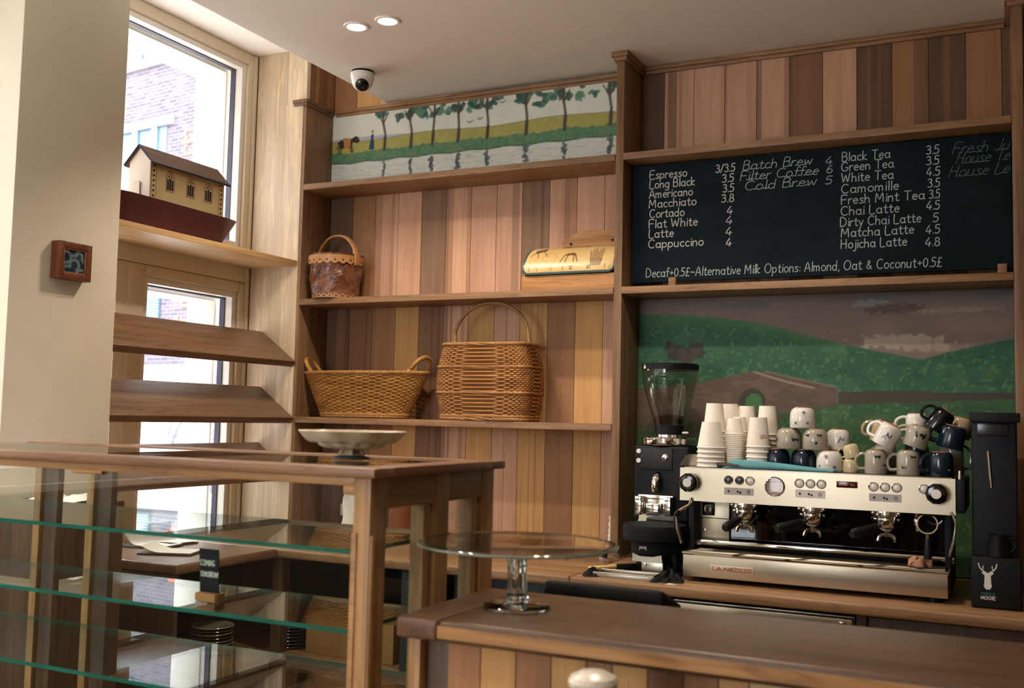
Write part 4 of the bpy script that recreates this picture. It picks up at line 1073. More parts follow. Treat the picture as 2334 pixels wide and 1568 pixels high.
MB().prism([(-0.100, 0.067)]+[(-0.100+0.190*(1-math.cos(R(q))), 0.068+0.138*math.sin(R(q))) for q in range(10, 91, 10)]+[(0.094, 0.206), (0.094, 0.067)], 0.006, M=T(-0.230, 0, 0) @ rotM(R(90), 'Z')).build('side_panel', M_pine, t)

# ---------------------------------------------------------------- wicker baskets on the third shelf
def weave(mb, cross, rows, K, r, amp):
    """horizontal canes woven in and out of uprights; cross(a, v) -> (x, y, z)"""
    n = K*4
    for j in range(rows):
        v = (j+0.5)/rows
        pts = []
        for i in range(n):
            a = 2*PI*i/n
            x, y, z, ox, oy = cross(a, v)
            s = amp*math.cos(K/2*a + PI*j)
            pts.append((x+ox*s, y+oy*s, z))
        mb.tube(pts, r, 4, closed=True, sq=1.0)
def rope(mb, pts, r, n=2, turns=30, tr=None):
    """twisted canes along a path"""
    P = [Vector(p) for p in pts]; m = len(P)
    for k in range(n):
        out = []
        for i in range(m):
            t_ = (P[min(i+1, m-1)]-P[max(i-1, 0)]).normalized()
            a_ = t_.orthogonal().normalized() if abs(t_.z) > .9 else Vector((0, 0, 1)).cross(t_).normalized()
            b_ = t_.cross(a_)
            ph = 2*PI*turns*i/(m-1)+2*PI*k/n
            out.append(P[i]+r*0.55*(math.cos(ph)*a_+math.sin(ph)*b_))
        mb.tube(out, r*0.55 if tr is None else tr, 5)
ZL = 1.4632
t = thing('oval_wicker_basket', 'low oval wicker basket with two loop handles on the third shelf', 'basket', (-2.868, 4.246, ZL))
def ov(a, v):
    rx = 0.245+0.105*v**0.9; ry = 0.085+0.028*v
    return rx*math.cos(a), ry*math.sin(a), 0.014+0.205*v, math.cos(a), math.sin(a)
b_ = MB(); weave(b_, ov, 24, 56, 0.0046, 0.004); b_.build('woven_body', M_wicker, t, sharp=80)
b_ = MB()
for i in range(56):
    a = 2*PI*(i+0.5)/56; b_.tube([ov(a, v)[:3] for v in (0, .5, 1)], 0.0036, 5)
b_.build('stakes', M_wicker, t, sharp=80)
b_ = MB()
for z, v in ((0.009, 0), (0.019, .04), (0.222, 1.0)):
    rope(b_, [(ov(2*PI*i/180, v)[0]*1.015, ov(2*PI*i/180, v)[1]*1.03, z) for i in range(181)], 0.009 if z > .1 else 0.0075, 3, 34)
b_.build('rim_and_foot', M_wicker, t, sharp=80)
MB().lathe([(0, 0), (1, 0), (1, 0.004), (0, 0.004)], 48, M=T(0, 0, 0.004) @ Matrix.Diagonal((0.24, 0.082, 1, 1))).build('bottom', M_wicker, t)
for s in (-1, 1):
    b_ = MB()
    rope(b_, smooth_path([(s*0.268, -0.062, 0.205), (s*0.310, -0.056, 0.255), (s*0.338, -0.035, 0.288), (s*0.352, 0.0, 0.295), (s*0.345, 0.035, 0.278), (s*0.325, 0.058, 0.24), (s*0.30, 0.068, 0.205)], 8), 0.0115, 3, 9)
    b_.build('handle', M_wicker, t, sharp=80)
t = thing('tall_wicker_basket', 'tall square wicker basket with a high arched handle on the third shelf', 'basket', (-2.172, 4.240, ZL), (0, 0, R(-1)))
def sq(a, v):
    w = 0.215+0.032*math.sin(PI*min(1, v*1.02)*0.93)-0.012*v
    d = 0.098+0.012*math.sin(PI*v)
    e = 0.34
    ca, sa = math.cos(a), math.sin(a)
    x = w*math.copysign(abs(ca)**e, ca); y = d*math.copysign(abs(sa)**e, sa)
    return x, y, 0.014+0.336*v, (ca if abs(ca) > .7 else 0.3*ca), (sa if abs(sa) > .5 else .3*sa)
b_ = MB(); weave(b_, sq, 38, 52, 0.0047, 0.0038); b_.build('woven_body', M_wicker2, t, sharp=80)
b_ = MB()
for i in range(52):
    a = 2*PI*(i+0.5)/52; b_.tube([sq(a, v)[:3] for v in (0, .25, .5, .75, 1)], 0.0036, 5)
b_.build('stakes', M_wicker2, t, sharp=80)
b_ = MB()
for z, v, r in ((0.009, 0, .010), (0.022, .03, .007), (0.128, .34, .006), (0.247, .69, .006), (0.352, 1.0, .009)):
    rope(b_, [(sq(2*PI*i/220, v)[0]*1.02, sq(2*PI*i/220, v)[1]*1.035, z) for i in range(221)], r, 3, 44)
b_.build('rim_and_bands', M_wicker2, t, sharp=80)
MB().box(-0.2, 0.2, -0.09, 0.09, 0.004, 0.010, 0.002).build('bottom', M_wicker2, t)
b_ = MB()
hp = [(-0.19, 0.0, 0.10)]+[(-0.19, 0, 0.345)]+[(-0.195*math.cos(R(a)), 0.0, 0.385+0.165*math.sin(R(a))) for a in range(8, 173, 9)]+[(0.20, -0.0, 0.345), (0.202, -0.0, 0.27)]
b_.tube(smooth_path(hp, 5), 0.0085, 10)
rope(b_, smooth_path(hp, 5), 0.0095, 3, 44, 0.0045)
b_.build('handle', M_cord, t, sharp=80)
# ---------------------------------------------------------------- glazed display case
CX0, CX1, CY0, CY1, CZT = -2.86, -1.19, 1.795, 2.360, 1.370
dc = thing('display_case', 'oak framed glass display case with glass shelves in front of the window', 'display case', (0, 0, 0))
tp = MB()
tp.box(CX0, CX1+0.022, CY0-0.022, CY0+0.055, CZT-0.020, CZT, 0.004); tp.box(CX0, CX1+0.022, CY1-0.05, CY1+0.02, CZT-0.020, CZT, 0.004)
tp = tp.build('top_frame', M_case_top, dc)
MB().box(CX1-0.055, CX1+0.0225, CY0+0.0555, CY1-0.0505, CZT-0.020, CZT+0.0004, 0.003).build('top_rail', wood('case_top_oak_y', '8f6244', '6b432c', 'y', 0.35, .9, .4), tp)
MB().box(CX0, CX1-0.0555, CY0+0.0555, CY1-0.0505, CZT-0.010, CZT-0.003).build('top_glass', M_case_glass, dc, smooth=False)
def leg(x0, x1, y0, y1, nm='leg'):
    m = MB()
    m.box(x0, x1, y0, y1, 0.0, CZT-0.0205, 0.004)
    return m.build(nm, M_case_z, dc)
leg(CX1-0.042, CX1, CY0, CY0+0.064)
MB().box(CX1-0.043, CX1-0.030, CY0-0.004, CY0, 0.0, 1.235, 0.002).build('glazing_bead', M_case_x, dc)
MB().box(CX1-0.009, CX1+0.006, CY0+0.003, CY0+0.018, 0.0, 1.232, 0.006, 3).build('corner_bead', M_case_z, dc)
leg(CX1-0.042, CX1, CY1-0.062, CY1)
leg(CX1-0.042, CX1, 2.068, 2.128, 'side_post')
for y_ in (2.050, CY1-0.080): MB().box(CX1-0.040, CX1-0.004, y_-0.030, y_-0.004, 0.0, 1.283, 0.003).build('sliding_stile', M_case_z, dc)
MB().box(CX1-0.030, CX1-0.002, CY0+0.064, CY1-0.062, 1.281, CZT-0.0205, 0.003).build('side_rail', M_case_y, dc)
MB().box(CX0, CX1-0.042, CY0+0.001, CY0+0.024, 1.331, CZT-0.0205, 0.002).build('front_rail', M_case_x, dc)
MB().box(-1.262, CX1-0.042, CY0+0.0015, CY0+0.022, 1.312, 1.332, 0.006).build('front_rail_bracket', M_case_x, dc)
MB().box(-2.06, -1.96, CY0+0.0015, CY0+0.022, 1.322, 1.332, 0.004).build('front_rail_bracket', M_case_x, dc)
MB().box(CX0, CX1-0.042, CY1-0.030, CY1, 1.30, CZT-0.0205, 0.003).build('back_rail', M_case_x, dc)
for x_ in (-2.835, -2.60): 
    MB().box(x_, x_+0.030, CY1-0.030, CY1, 0.0, 1.30, 0.003).build('back_stile', M_case_z, dc)
    MB().box(x_+0.036, x_+0.095, CY1-0.020, CY1+0.004, 0.0, 1.30, 0.003).build('back_stile', M_dark_z, dc)
MB().box(CX0, CX1-0.043, CY0+0.008, CY0+0.014, 0.55, 1.33).build('front_glass', M_case_glass, dc, smooth=False)
MB().box(CX1-0.020, CX1-0.014, CY0+0.066, CY1-0.064, 0.55, 1.281).build('side_glass', M_case_glass, dc, smooth=False)
for zg in (1.197, 1.033, 0.852):
    yb = {1.197: 2.222, 1.033: 2.10, 0.852: 2.20}[zg]
    g = MB().box(CX0, CX1-0.05, CY0+0.0165, yb, zg-0.009, zg).build('glass_shelf', M_shelf_glass, dc, smooth=False)
    e = MB(); e.box(CX0, CX1-0.05, CY0+0.0145, CY0+0.0163, zg-0.009, zg); e.box(CX0, CX1-0.05, yb+0.0002, yb+0.0018, zg-0.009, zg); e.box(CX1-0.0498, CX1-0.048, CY0+0.0165, yb, zg-0.009, zg)
    e.build('polished_edge', M_glass_edge, g, smooth=False)
MB().box(CX0, CX1-0.01, CY0+0.01, CY1-0.01, 0.50, 0.545, 0.003).build('floor_panel', M_dark_x, dc)
MB().box(CX0, CX1-0.01, CY0+0.004, CY0+0.03, 0.0, 0.50, 0.003).build('plinth_panel', M_case_x, dc)

# little blackboard sign on the middle glass shelf
t = thing('tabletop_sign', 'small blackboard sign in a wooden block on the middle glass shelf', 'sign', (-1.705, 1.905, 1.0335), (0, 0, R(-2)))
MB().box(-0.032, 0.032, -0.018, 0.018, 0, 0.020, 0.004).build('wooden_block', M_pine, t)
sb = MB().box(-0.030, 0.030, -0.002, 0.002, 0.012, 0.122, 0.001, M=rotM(R(4), 'X')).build('board', M_board, t)
m_ = MB(); write(m_, 'COMING', -0.027, 0.083, 0.046, 0.013, -0.0021, 0.0018, 0.1); write(m_, 'TOMORROW!', -0.027, 0.057, 0.055, 0.012, -0.0021, 0.0016, 0.1)
bmesh.ops.transform(m_.bm, matrix=rotM(R(4), 'X'), verts=m_.bm.verts[:])
m_.build('chalk_lettering', M_chalk, sb, smooth=False)

# footed ceramic dish on the case
t = thing('footed_dish', 'fluted beige ceramic footed dish standing on the display case', 'dish', (-1.452, 2.10, CZT+0.0006))
def flute(r, a, z): return r*(1+(0.03*math.cos(9*a) if z > 0.041 and r > .09 else (0.045*math.cos(14*a) if r > .06 else 0.0)))
M_stone_cer = plain('mottled_ceramic', 'c4b094', 0.35, var=0.28, vscale=26)
MB().lathe([(0, 0.024), (0.040, 0.0245), (0.066, 0.028), (0.078, 0.034), (0.082, 0.040), (0.100, 0.0405), (0.112, 0.046), (0.122, 0.058), (0.131, 0.068), (0.128, 0.070), (0.116, 0.056), (0.10, 0.047), (0.03, 0.042), (0, 0.042)], 100, wob=flute, cap=False).build('bowl', M_stone_cer, t)
sm = MB()
sm.lathe([(0, 0.010), (0.032, 0.010), (0.024, 0.014), (0.018, 0.020), (0.026, 0.027), (0, 0.027)], 36)
for k in range(5):
    a = 2*PI*k/5+.3; sm.tube([(0.030*math.cos(a), 0.030*math.sin(a), 0.009), (0.026*math.cos(a), 0.026*math.sin(a), 0.017), (0.022*math.cos(a), 0.022*math.sin(a), 0.026)], 0.005, 8)
sm.build('stem', M_stone_cer, t)
MB().lathe([(0, 0), (0.046, 0), (0.047, 0.004), (0.034, 0.0085), (0, 0.0085)], 48).build('base', plain('slate_glaze', '3d444c', 0.3, var=.15), t)

# ---------------------------------------------------------------- front counter
KX0, KY0, KZ = -1.125, 1.800, 1.076
ct = thing('front_counter', 'long oak front counter with a thick rounded top and plank front', 'counter', (0, 0, 0))
MB().box(KX0+0.0985, 1.3, KY0, 2.215, KZ-0.043, KZ, 0.011, 3).build('counter_top', M_top_edge if False else M_top_x, ct)
MB().box(KX0+0.0988, 1.3, KY0-0.0008, KY0+0.004, KZ-0.034, KZ-0.010, 0.0).build('lit_front_nosing', M_top_edge, ct, smooth=False)  # strip whose pale colour carries the light on the counter front
MB().box(KX0, KX0+0.098, KY0, 2.215, KZ-0.043, KZ, 0.011, 3).build('breadboard_end', wood('walnut_end_board', '70503a', '553a2a', 'y', 0.36, .9, .4), ct)
MB().box(KX0+0.012, KX0+0.040, KY0+0.035, KY0+0.065, 0.0, KZ-0.0435, 0.004).build('corner_post', M_case_z, ct)
MB().box(KX0+0.018, KX0+0.034, KY0+0.065, 2.19, 0.0, KZ-0.0435, 0.002).build('end_panel', M_dark_z, ct)
MB().box(KX0+0.036, KX0+0.10, KY0+0.062, KY0+0.085, 0.0, KZ-0.0435, 0.002).build('recessed_panel', M_dark_z, ct)
pl = MB()
cx = [-1.028, -.954, -.876, -.801, -.729, -.676, -.607, -.54, -.475, -.42, -.361, -.29, -.22, -.14, -.06, .02, .1, .2, .3, .42, .54, .66]
cc = [MID, darker(GOLD, .85), MID, GOLD, MID, GOLD, BRN, MID, GOLD, hexc('e0c48c'), hexc('d9cfc0'), MID, BRN, GOLD, MID, BRN, MID, GOLD, BRN, MID, GOLD]
for i in range(len(cx)-1): pl.box(cx[i]+.0012, cx[i+1]-.0012, KY0+0.050, KY0+0.068, 0.0, KZ-0.0435, c=cc[i])
pl.build('plank_front', M_plank, ct, smooth=False)
MB().box(-1.10, -0.76, 2.20, 2.68, 0.945, 0.965, 0.003).build('staff_shelf', M_dark_x, ct)
MB().box(-1.10, -1.07, 2.62, 2.66, 0.0, 0.945, 0.003).box(-0.79, -0.76, 2.62, 2.66, 0.0, 0.945, 0.003).build('staff_shelf_legs', M_dark_z, ct)
MB().box(-0.85, 0.2, 1.52, KY0+0.05, 0.925, 0.945, 0.004).build('bag_ledge', M_top_x, ct)
t = thing('sugar_jar', 'small pale ceramic jar with a rounded lid on the ledge before the counter', 'jar', (-0.627, 1.625, 0.9455))
MB().lathe([(0, 0), (0.030, 0), (0.036, 0.02), (0.036, 0.085), (0.032, 0.095), (0, 0.095)], 40).build('body', plain('speckled_ceramic', 'd8cfc0', 0.3, var=0.12, vscale=120), t)
MB().lathe([(0.0, 0.094), (0.040, 0.094), (0.042, 0.102), (0.038, 0.110), (0.022, 0.118), (0, 0.120)], 40).build('lid', plain('speckled_lid', 'd2c8b8', 0.3, var=0.2, vscale=160), t)

# glass cake stand
M_plate = glass('plate_glass', (.95, .97, .955), refl=1.3)
M_rim = plain('glass_rim_highlight', 'a9bdb0', .08, spec=.8); M_rim.node_tree.nodes['Principled BSDF'].inputs['Transmission Weight'].default_value = .6  # pale colour stands in for highlights along the glass edge
t = thing('cake_stand', 'clear glass cake stand with flat plate standing on the front counter', 'cake stand', (-0.951, 2.005, KZ+0.0008))
MB().lathe([(0.0, 0.128), (0.205, 0.130), (0.2135, 0.133), (0.2145, 0.1365), (0.2110, 0.1385), (0.19, 0.137), (0, 0.1355)], 96).build('plate', M_plate, t)
MB().lathe([(0.196, 0.1368), (0.2005, 0.1392), (0.205, 0.1368)], 96, cap=False).lathe([(0.098, 0.128), (0.100, 0.1235), (0.103, 0.128)], 96, cap=False).build('plate_ridge', M_plate, t)
MB().tube([(.2135*math.cos(q*PI/48), .2135*math.sin(q*PI/48), .1345) for q in range(96)], .0022, 8, closed=True).build('plate_rim', M_rim, t)
MB().lathe([(0, 0.012), (0.028, 0.012), (0.0285, 0.020), (0.022, 0.028), (0.0205, 0.07), (0.022, 0.112), (0.030, 0.127), (0, 0.127)], 48).lathe([(0, 0.016), (0.012, 0.016), (0.010, 0.07), (0.013, 0.124), (0, 0.124)], 32).build('stem', M_clear, t)
MB().lathe([(0.0, 0.0), (0.068, 0.0), (0.0715, 0.0025), (0.0715, 0.0065), (0.066, 0.009), (0.030, 0.0125), (0, 0.013)], 72).build('foot', M_clear, t)

# black card terminal at the back of the counter
t = thing('till_screen', 'black till screen lying tilted behind the front counter', 'till', (-0.925, 2.50, 0.9655))
MB().box(-0.155, 0.165, -0.085, 0.085, 0.010, 0.052, 0.018, 4, M=T(0, 0, 0.028) @ rotM(R(-20), 'X')).build('screen_housing', M_blackmatte, t)
MB().box(-0.09, 0.09, -0.08, 0.08, 0.0, 0.012, 0.004).build('foot', M_black, t)
MB().box(-0.05, 0.05, -0.03, 0.03, 0.010, 0.045, 0.004).build('neck', M_black, t)

# ---------------------------------------------------------------- things on the window run of the worktop
M_cover = plain('menu_board_cover', '3a2e22', 0.7, var=.2)
def menu(x, y, z, rz, curl, label):
    t = thing('menu_pad', label, 'menu', (x, y, z), (0, 0, rz), 'menu pads on the window worktop')
    MB().box(-0.075, 0.075, -0.11, 0.11, 0.0, 0.006, 0.001).build('backing_board', M_cover, t)
    m = MB()
    def fn(u, v, o=0.0):
        k = max(0, v-0.55)/0.45
        return (-0.072+0.144*u, -0.108+0.216*v*(1-0.12*k*curl), 0.0065+o+curl*0.055*k*k)
    for o in (0.0, 0.004): m.grid(lambda u, v: fn(u, v, o), 4, 14)
    a = [fn(0, j/13, 0) for j in range(14)]; b_ = [fn(0, j/13, 0.004) for j in range(14)]
    m.build('paper_sheets', M_paper, t)
    return t
menu(-3.30, 3.31, 0.9005, R(100), 1.0, 'cream paper menu pad with a curling page, lying nearest the case')
menu(-3.33, 3.44, 0.9005, R(84), 1.3, 'cream paper menu pad with a rolled page, lying nearest the door')
menu(-3.08, 3.20, 0.9005, R(112), 0.5, 'cream paper menu pad lying flat near the worktop front edge')
t = thing('waste_bin', 'tall dark wooden bin with crumpled papers at the foot of the pillar', 'bin', (-3.01, 2.565, 0))
bb = MB()
for (a, b_, c_, d_) in ((-.165, -.150, -.155, .155), (.150, .165, -.155, .155), (-.150, .150, -.155, -.140), (-.150, .150, .140, .155)): bb.box(a, b_, c_, d_, 0.0, 1.155, 0.002)
bb.box(-.15, .15, -.14, .14, 0.02, 0.04)
bb.build('box', M_dark_z, t)
pp = MB()
for k in range(9):
    rs = np.random.RandomState(k+90); x, y = rs.uniform(-.1, .1), rs.uniform(-.1, .1); w, h = rs.uniform(.06, .10), rs.uniform(.06, .09); a0 = rs.uniform(0, 3)
    pp.grid(lambda u, v: (max(-.145, min(.145, x+(u-.5)*w*2*math.cos(a0)-(v-.5)*h*2*math.sin(a0))), max(-.135, min(.135, y+(u-.5)*w*2*math.sin(a0)+(v-.5)*h*2*math.cos(a0))), 1.135+0.022*math.sin(u*5+k)*math.cos(v*4+k)+k*.003), 8, 8)
pp.build('papers', M_paper, t)
# plates on the open base shelf
M_pl = [painted('plate_glaze', 0.15, 0.05, 60, 0.6)]
def plate_mesh(r, c, rim):
    m = MB(); m.lathe([(0, 0), (r*.6, 0.0), (r*.66, 0.003), (r*.97, 0.0095), (r, 0.0115), (r*.985, 0.0135), (r*.95, 0.0125), (r*.64, 0.0065), (0, 0.0055)], 56, c=c, cap=False)
    for f in m.bm.faces:
        if f.calc_center_median().xy.length > r*.93:
            for l in f.loops: l[m.col] = (*rim, 1)
    return m
def plates(x, y, n, r, cols, grp, lab_top, lab, seed):
    rs = np.random.RandomState(seed); z = 0.4605; protos = {}
    for k in range(n):
        ci = cols[k % len(cols)]
        rr = r*rs.uniform(0.95, 1.0) if len(cols) > 1 else r
        if ci not in protos or len(cols) > 1:
            o = plate_mesh(rr, hexc(ci), tuple(min(1, v*1.5+.02) for v in hexc(ci))).build('plate', M_pl[0]); protos[ci] = o
        else:
            o = protos[ci].copy(); COL.objects.link(o)
        o.location = (x+rs.uniform(-.003, .003), y+rs.uniform(-.003, .003), z); o.rotation_euler = (0, 0, rs.uniform(0, 6))
        tag(o, lab_top if k == n-1 else lab, 'plate', None if k == n-1 else grp); z += 0.0142
CM = ('8a8268', '3d3022', '5d6a5e', '7d6a44', '2e2a26')
plates(-3.02, 3.40, 9, 0.088, ('4d3a24', '8a7a50', '2e241c', '6c7068', '8a7442', '3a2a20', '9a8650', '40362a', 'a59c84'), 'mottled plates in the middle stack', 'grey topmost plate of the mottled stack on the base shelf', 'plate in the mottled brown and grey stack under the worktop', 5)
plates(-3.235, 3.43, 10, 0.092, ('1f2a2a',), 'dark green plates in the left stack', 'dark topmost plate of the left stack beside the mottled stack', 'plate in the dark green stack left of the mottled stack', 6)
plates(-3.06, 3.90, 14, 0.085, ('1a1c1e',), 'black plates in the rear stack', 'topmost black plate of the stack at the back of the corner', 'plate in the black stack at the back of the corner', 8)
plates(-2.86+0.02, 3.70, 8, 0.078, ('17181a',), 'black glossy plates in the right stack', 'topmost glossy black plate of the right stack beside the post', 'plate in the glossy black stack beside the corner post', 7)
for (x, y, z, w, d, h, lab) in ((-2.5, 3.86, 0.4605, .22, .22, .16, 'brown cardboard box on the base shelf below the back worktop'), (-1.88, 3.9, 0.0, .26, .22, .40, 'large brown cardboard box on the floor under the base shelf')):
    t = thing('cardboard_box', lab, 'box', (x, y, z))
    MB().box(-w, w, -d, d, 0.0005, h, 0.003).build('carton', M_card, t)
    MB().box(-w*.99, w*.99, -0.02, 0.02, h+0.0002, h+0.0008).build('tape', plain('brown_tape', '8a5f34', .3), t, smooth=False)
# back worktop, left part
t = thing('light_switch', 'small white wall switch on the boards above the back worktop', 'switch', (-3.05, YB, 0.995))
MB().box(-0.027, 0.027, -0.010, -0.0005, -0.03, 0.03, 0.003).build('plate', M_whiteplastic, t)
MB().box(-0.008, 0.008, -0.014, -0.009, -0.014, 0.014, 0.002).build('rocker', M_whiteplastic, t)
t = thing('paper_bag', 'white folded paper bag leaning on the boards behind the display case', 'paper bag', (-2.90, 4.30, 0.9005))
def bagf(u, v): return (-0.105+0.21*u+0.012*math.sin(v*9)*(1-u), -0.05+0.10*v*.8+0.010*math.sin(u*7+v*3), 0.0+0.30*v)
m = MB(); m.grid(bagf, 14, 18); m.grid(lambda u, v: (bagf(u, v)[0], bagf(u, v)[1]+0.03*math.sin(PI*u)+.002, bagf(u, v)[2]), 14, 18)
m.build('bag', M_paper, t)
t = thing('wooden_canister', 'ribbed copper-brown canister on the back worktop behind the case', 'canister', (-2.62, 4.22, 0.9005))
MB().lathe([(0, 0), (0.055, 0), (0.058, 0.01), (0.058, 0.15), (0.052, 0.158), (0, 0.158)], 40, wob=lambda r, a, z: r*(1+.02*math.sin(18*a+z*60)) if .01 < z < .15 else r).build('body', plain('copper_brown', '8a4f30', .35, var=.1), t)
MB().lathe([(0, 0.158), (0.010, 0.158), (0.016, 0.168), (0.014, 0.178), (0, 0.182)], 20).build('lid_knob', M_tan, t)
# ---------------------------------------------------------------- espresso machine
EX, EY, EZ = -0.636, 3.726, 0.9
em = thing('espresso_machine', 'three-group stainless steel espresso machine on the back worktop', 'espresso machine', (EX, EY, EZ))
W2 = 0.470
ub_ = MB()
ub_.prism([(-W2, 0.290), (W2, 0.290), (W2, 0.410), (-W2, 0.410)], 0.012)
fp = ub_.build('front_panel', M_steel, em)
MB().box(-W2, W2, 0.0125, 0.42, 0.300, 0.409, 0.004).build('upper_body', M_steel, em)
MB().box(-W2+.01, W2-.01, 0.02, 0.43, 0.409, 0.4125, 0.001).build('cup_tray', M_dullsteel, em)
MB().box(W2, W2+0.030, 0.010, 0.43, 0.296, 0.408, 0.008).build('side_cover', M_black, em)
MB().box(-W2-0.022, -W2, 0.020, 0.43, 0.28, 0.400, 0.006).build('side_cover', M_black, em)
rl = MB(); rl.tube([(W2+0.012, 0.04, 0.408), (W2+0.012, 0.04, 0.432), (W2+0.012, 0.40, 0.432), (W2+0.012, 0.40, 0.408)], 0.005, 8); rl.build('cup_rail', M_chrome, em)
# lower body: mirror back splash with steel left part
MB().box(-W2+0.02, W2-0.02, 0.235, 0.43, 0.02, 0.300, 0.003).build('lower_body', M_black, em)
MB().box(-W2+0.015, -0.335, 0.205, 0.234, 0.115, 0.300, 0.003).build('splash_panel', M_steel, em)
MB().box(-0.333, W2-0.03, 0.222, 0.234, 0.118, 0.300, 0.001).build('splash_mirror', plain('dark_mirror_glass', '0a0b0d', 0.04, spec=0.7), em, smooth=False)
MB().box(-W2+0.012, -0.335, 0.2035, 0.2055, 0.210, 0.214, 0.0005).build('splash_seam', M_glass_edge, em, smooth=False)
so = MB().box(-0.440, -0.392, 0.196, 0.206, 0.222, 0.272, 0.004).build('socket_plate', M_blackgloss, em)
MB().lathe([(0.008, 0), (0.014, 0), (0.014, 0.004), (0.008, 0.004)], 20, cap=False, M=T(-0.416, 0.196, 0.247) @ rotM(R(90), 'X')).build('socket_ring', M_chrome, so)
MB().lathe([(0, 0), (0.006, 0), (0.006, 0.003), (0, 0.004)], 14, M=T(-0.43, 0.205, 0.165) @ rotM(R(90), 'X')).build('splash_screw', M_chrome, em)
for s, x in ((-1, -W2+0.005), (1, W2-0.03)):
    MB().box(x-0.012, x+0.012, 0.14, 0.235, 0.02, 0.300, 0.004).build('side_frame', M_black, em)
MB().box(-W2+0.01, W2-0.012, 0.155, 0.175, 0.112, 0.133, 0.004).build('tray_back_rail', M_chrome, em)
# drip tray
dtx0, dtx1 = -0.450, 0.446
tr_ = MB(); tr_.box(dtx0, dtx1, -0.022, 0.20, 0.018, 0.096, 0.003)
tr_ = tr_.build('drip_tray', M_steel, em)
MB().tube([(dtx0-0.002, -0.020, 0.101), (dtx1+0.002, -0.020, 0.101)], 0.0065, 10).tube([(dtx0, -0.018, 0.101), (dtx0, 0.16, 0.101)], 0.005, 8).tube([(dtx1, -0.018, 0.101), (dtx1, 0.16, 0.101)], 0.005, 8).build('tray_rim', M_chrome, tr_)
gr_ = MB()
for k in range(26): gr_.tube([(dtx0+0.012, -0.008+k*0.0062, 0.1005), (dtx1-0.012, -0.008+k*0.0062, 0.1005)], 0.0016, 4)
for k in range(60): gr_.tube([(dtx0+0.015+k*0.0147, -0.008, 0.099), (dtx0+0.015+k*0.0147, 0.150, 0.099)], 0.0012, 4)
gr_.build('tray_grate', M_dullsteel, tr_)
MB().box(dtx0+0.008, dtx1-0.008, -0.014, 0.156, 0.0962, 0.0972).build('tray_basin', M_charcoal, tr_, smooth=False)
bg = MB().box(-0.348, -0.190, -0.0250, -0.0215, 0.042, 0.066, 0.001).build('badge', plain('badge_plate', 'd6c8b0', .3, metal=.3), em)
bl = MB()
adv = 0
for s in strokes('LA', 0.032, 0.012, 0)+[[(u+0.040, v) for u, v in q] for q in strokes('MARZOCCO', 0.100, 0.012, 0)]:
    ribbon(bl, s, 0.0022, lambda u, v, l: (-0.338+u, -0.0252-l, 0.0485+v), 0.0006)
bl.tube([(-0.322, -0.0256, 0.0485), (-0.296, -0.0256, 0.0485)], 0.0010, 4).tube([(-0.285, -0.0256, 0.0485), (-0.200, -0.0256, 0.0485)], 0.0008, 4)
bl.build('badge_lettering', M_red, bg, smooth=False)
for x in (-0.40, 0.40):
    for y in (0.03, 0.38): MB().lathe([(0, 0.0005), (0.026, 0.0005), (0.022, 0.018), (0, 0.018)], 20, M=T(x, y, 0)).build('foot', M_black, em)
# controls on the front panel: (x from the middle, height over the bench)
def knob(x, z):
    k = MB().lathe([(0, 0), (0.012, 0), (0.014, -0.012), (0, -0.012)], 24, M=T(x, 0, z) @ rotM(R(-90), 'X')).build('knob_stem', M_chrome, em)
    MB().lathe([(0, 0.012), (0.024, 0.012), (0.034, 0.020), (0.035, 0.040), (0.028, 0.050), (0.017, 0.052), (0, 0.052)], 10, M=T(x, 0, z) @ rotM(R(90), 'X')).build('steam_knob', M_blackgloss, k)
    MB().lathe([(0, 0.050), (0.0155, 0.050), (0.0155, 0.0545), (0, 0.055)], 28, M=T(x, 0, z) @ rotM(R(90), 'X')).build('knob_cap', M_whiteplastic, k)
knob(-0.428, 0.358); knob(0.414, 0.360)
M_btn = plain('button_face', 'e8e4da', 0.18, spec=.7); M_btn_d = plain('dark_button_face', '3a424c', 0.15, spec=.7)
def button(x, z, m=None):
    b_ = MB().lathe([(0.0125, 0), (0.0165, 0), (0.0165, 0.005), (0.0145, 0.007), (0.0125, 0.005)], 30, cap=False, M=T(x, 0.0005, z) @ rotM(R(90), 'X')).build('button_ring', M_chrome, em)
    MB().lathe([(0, 0.0), (0.0127, 0.0), (0.0127, 0.004), (0.008, 0.0058), (0, 0.0062)], 26, M=T(x, 0.0005, z) @ rotM(R(90), 'X')).build('push_button', m or M_btn, b_)
for x, m in ((-.288, M_btn_d), (-.248, M_btn_d), (-.210, None), (-.036, None), (.002, None), (.039, None), (.212, None), (.249, None), (.287, None), (.373, None)):
    button(x, 0.3725, m)
M_lab = plain('label_plate', 'b0aaa4', 0.4, var=.08, vscale=60); M_lab_w = plain('white_label_plate', 'd8d2ca', 0.4)
def label(x0, x1, z0, z1, n, m):
    o = MB().box(x0, x1, -0.0015, 0.0, z0, z1, 0.0).build('button_label', m, em, smooth=False)
    ic = MB(); w = (x1-x0)/3
    for k in range(n):
        cx_ = x0+w*(k+.5)
        for q in range(k+1 if k < 2 else 0):
            xx = cx_+(q-.3*k)*0.009; zz = (z0+z1)/2-0.003*q
            ic.prism([(xx-.005, zz+.003), (xx+.003, zz+.003), (xx+.0015, zz-.004), (xx-.0035, zz-.004)], 0.001, M=T(0, -0.0022, 0))
        if k == 2: ic.lathe([(0.004, 0), (0.006, 0), (0.006, .0006), (0.004, .0006)], 20, cap=False, M=T(cx_, -0.0016, (z0+z1)/2) @ rotM(R(90), 'X'))
    ic.build('cup_icons', M_black, o, smooth=False)
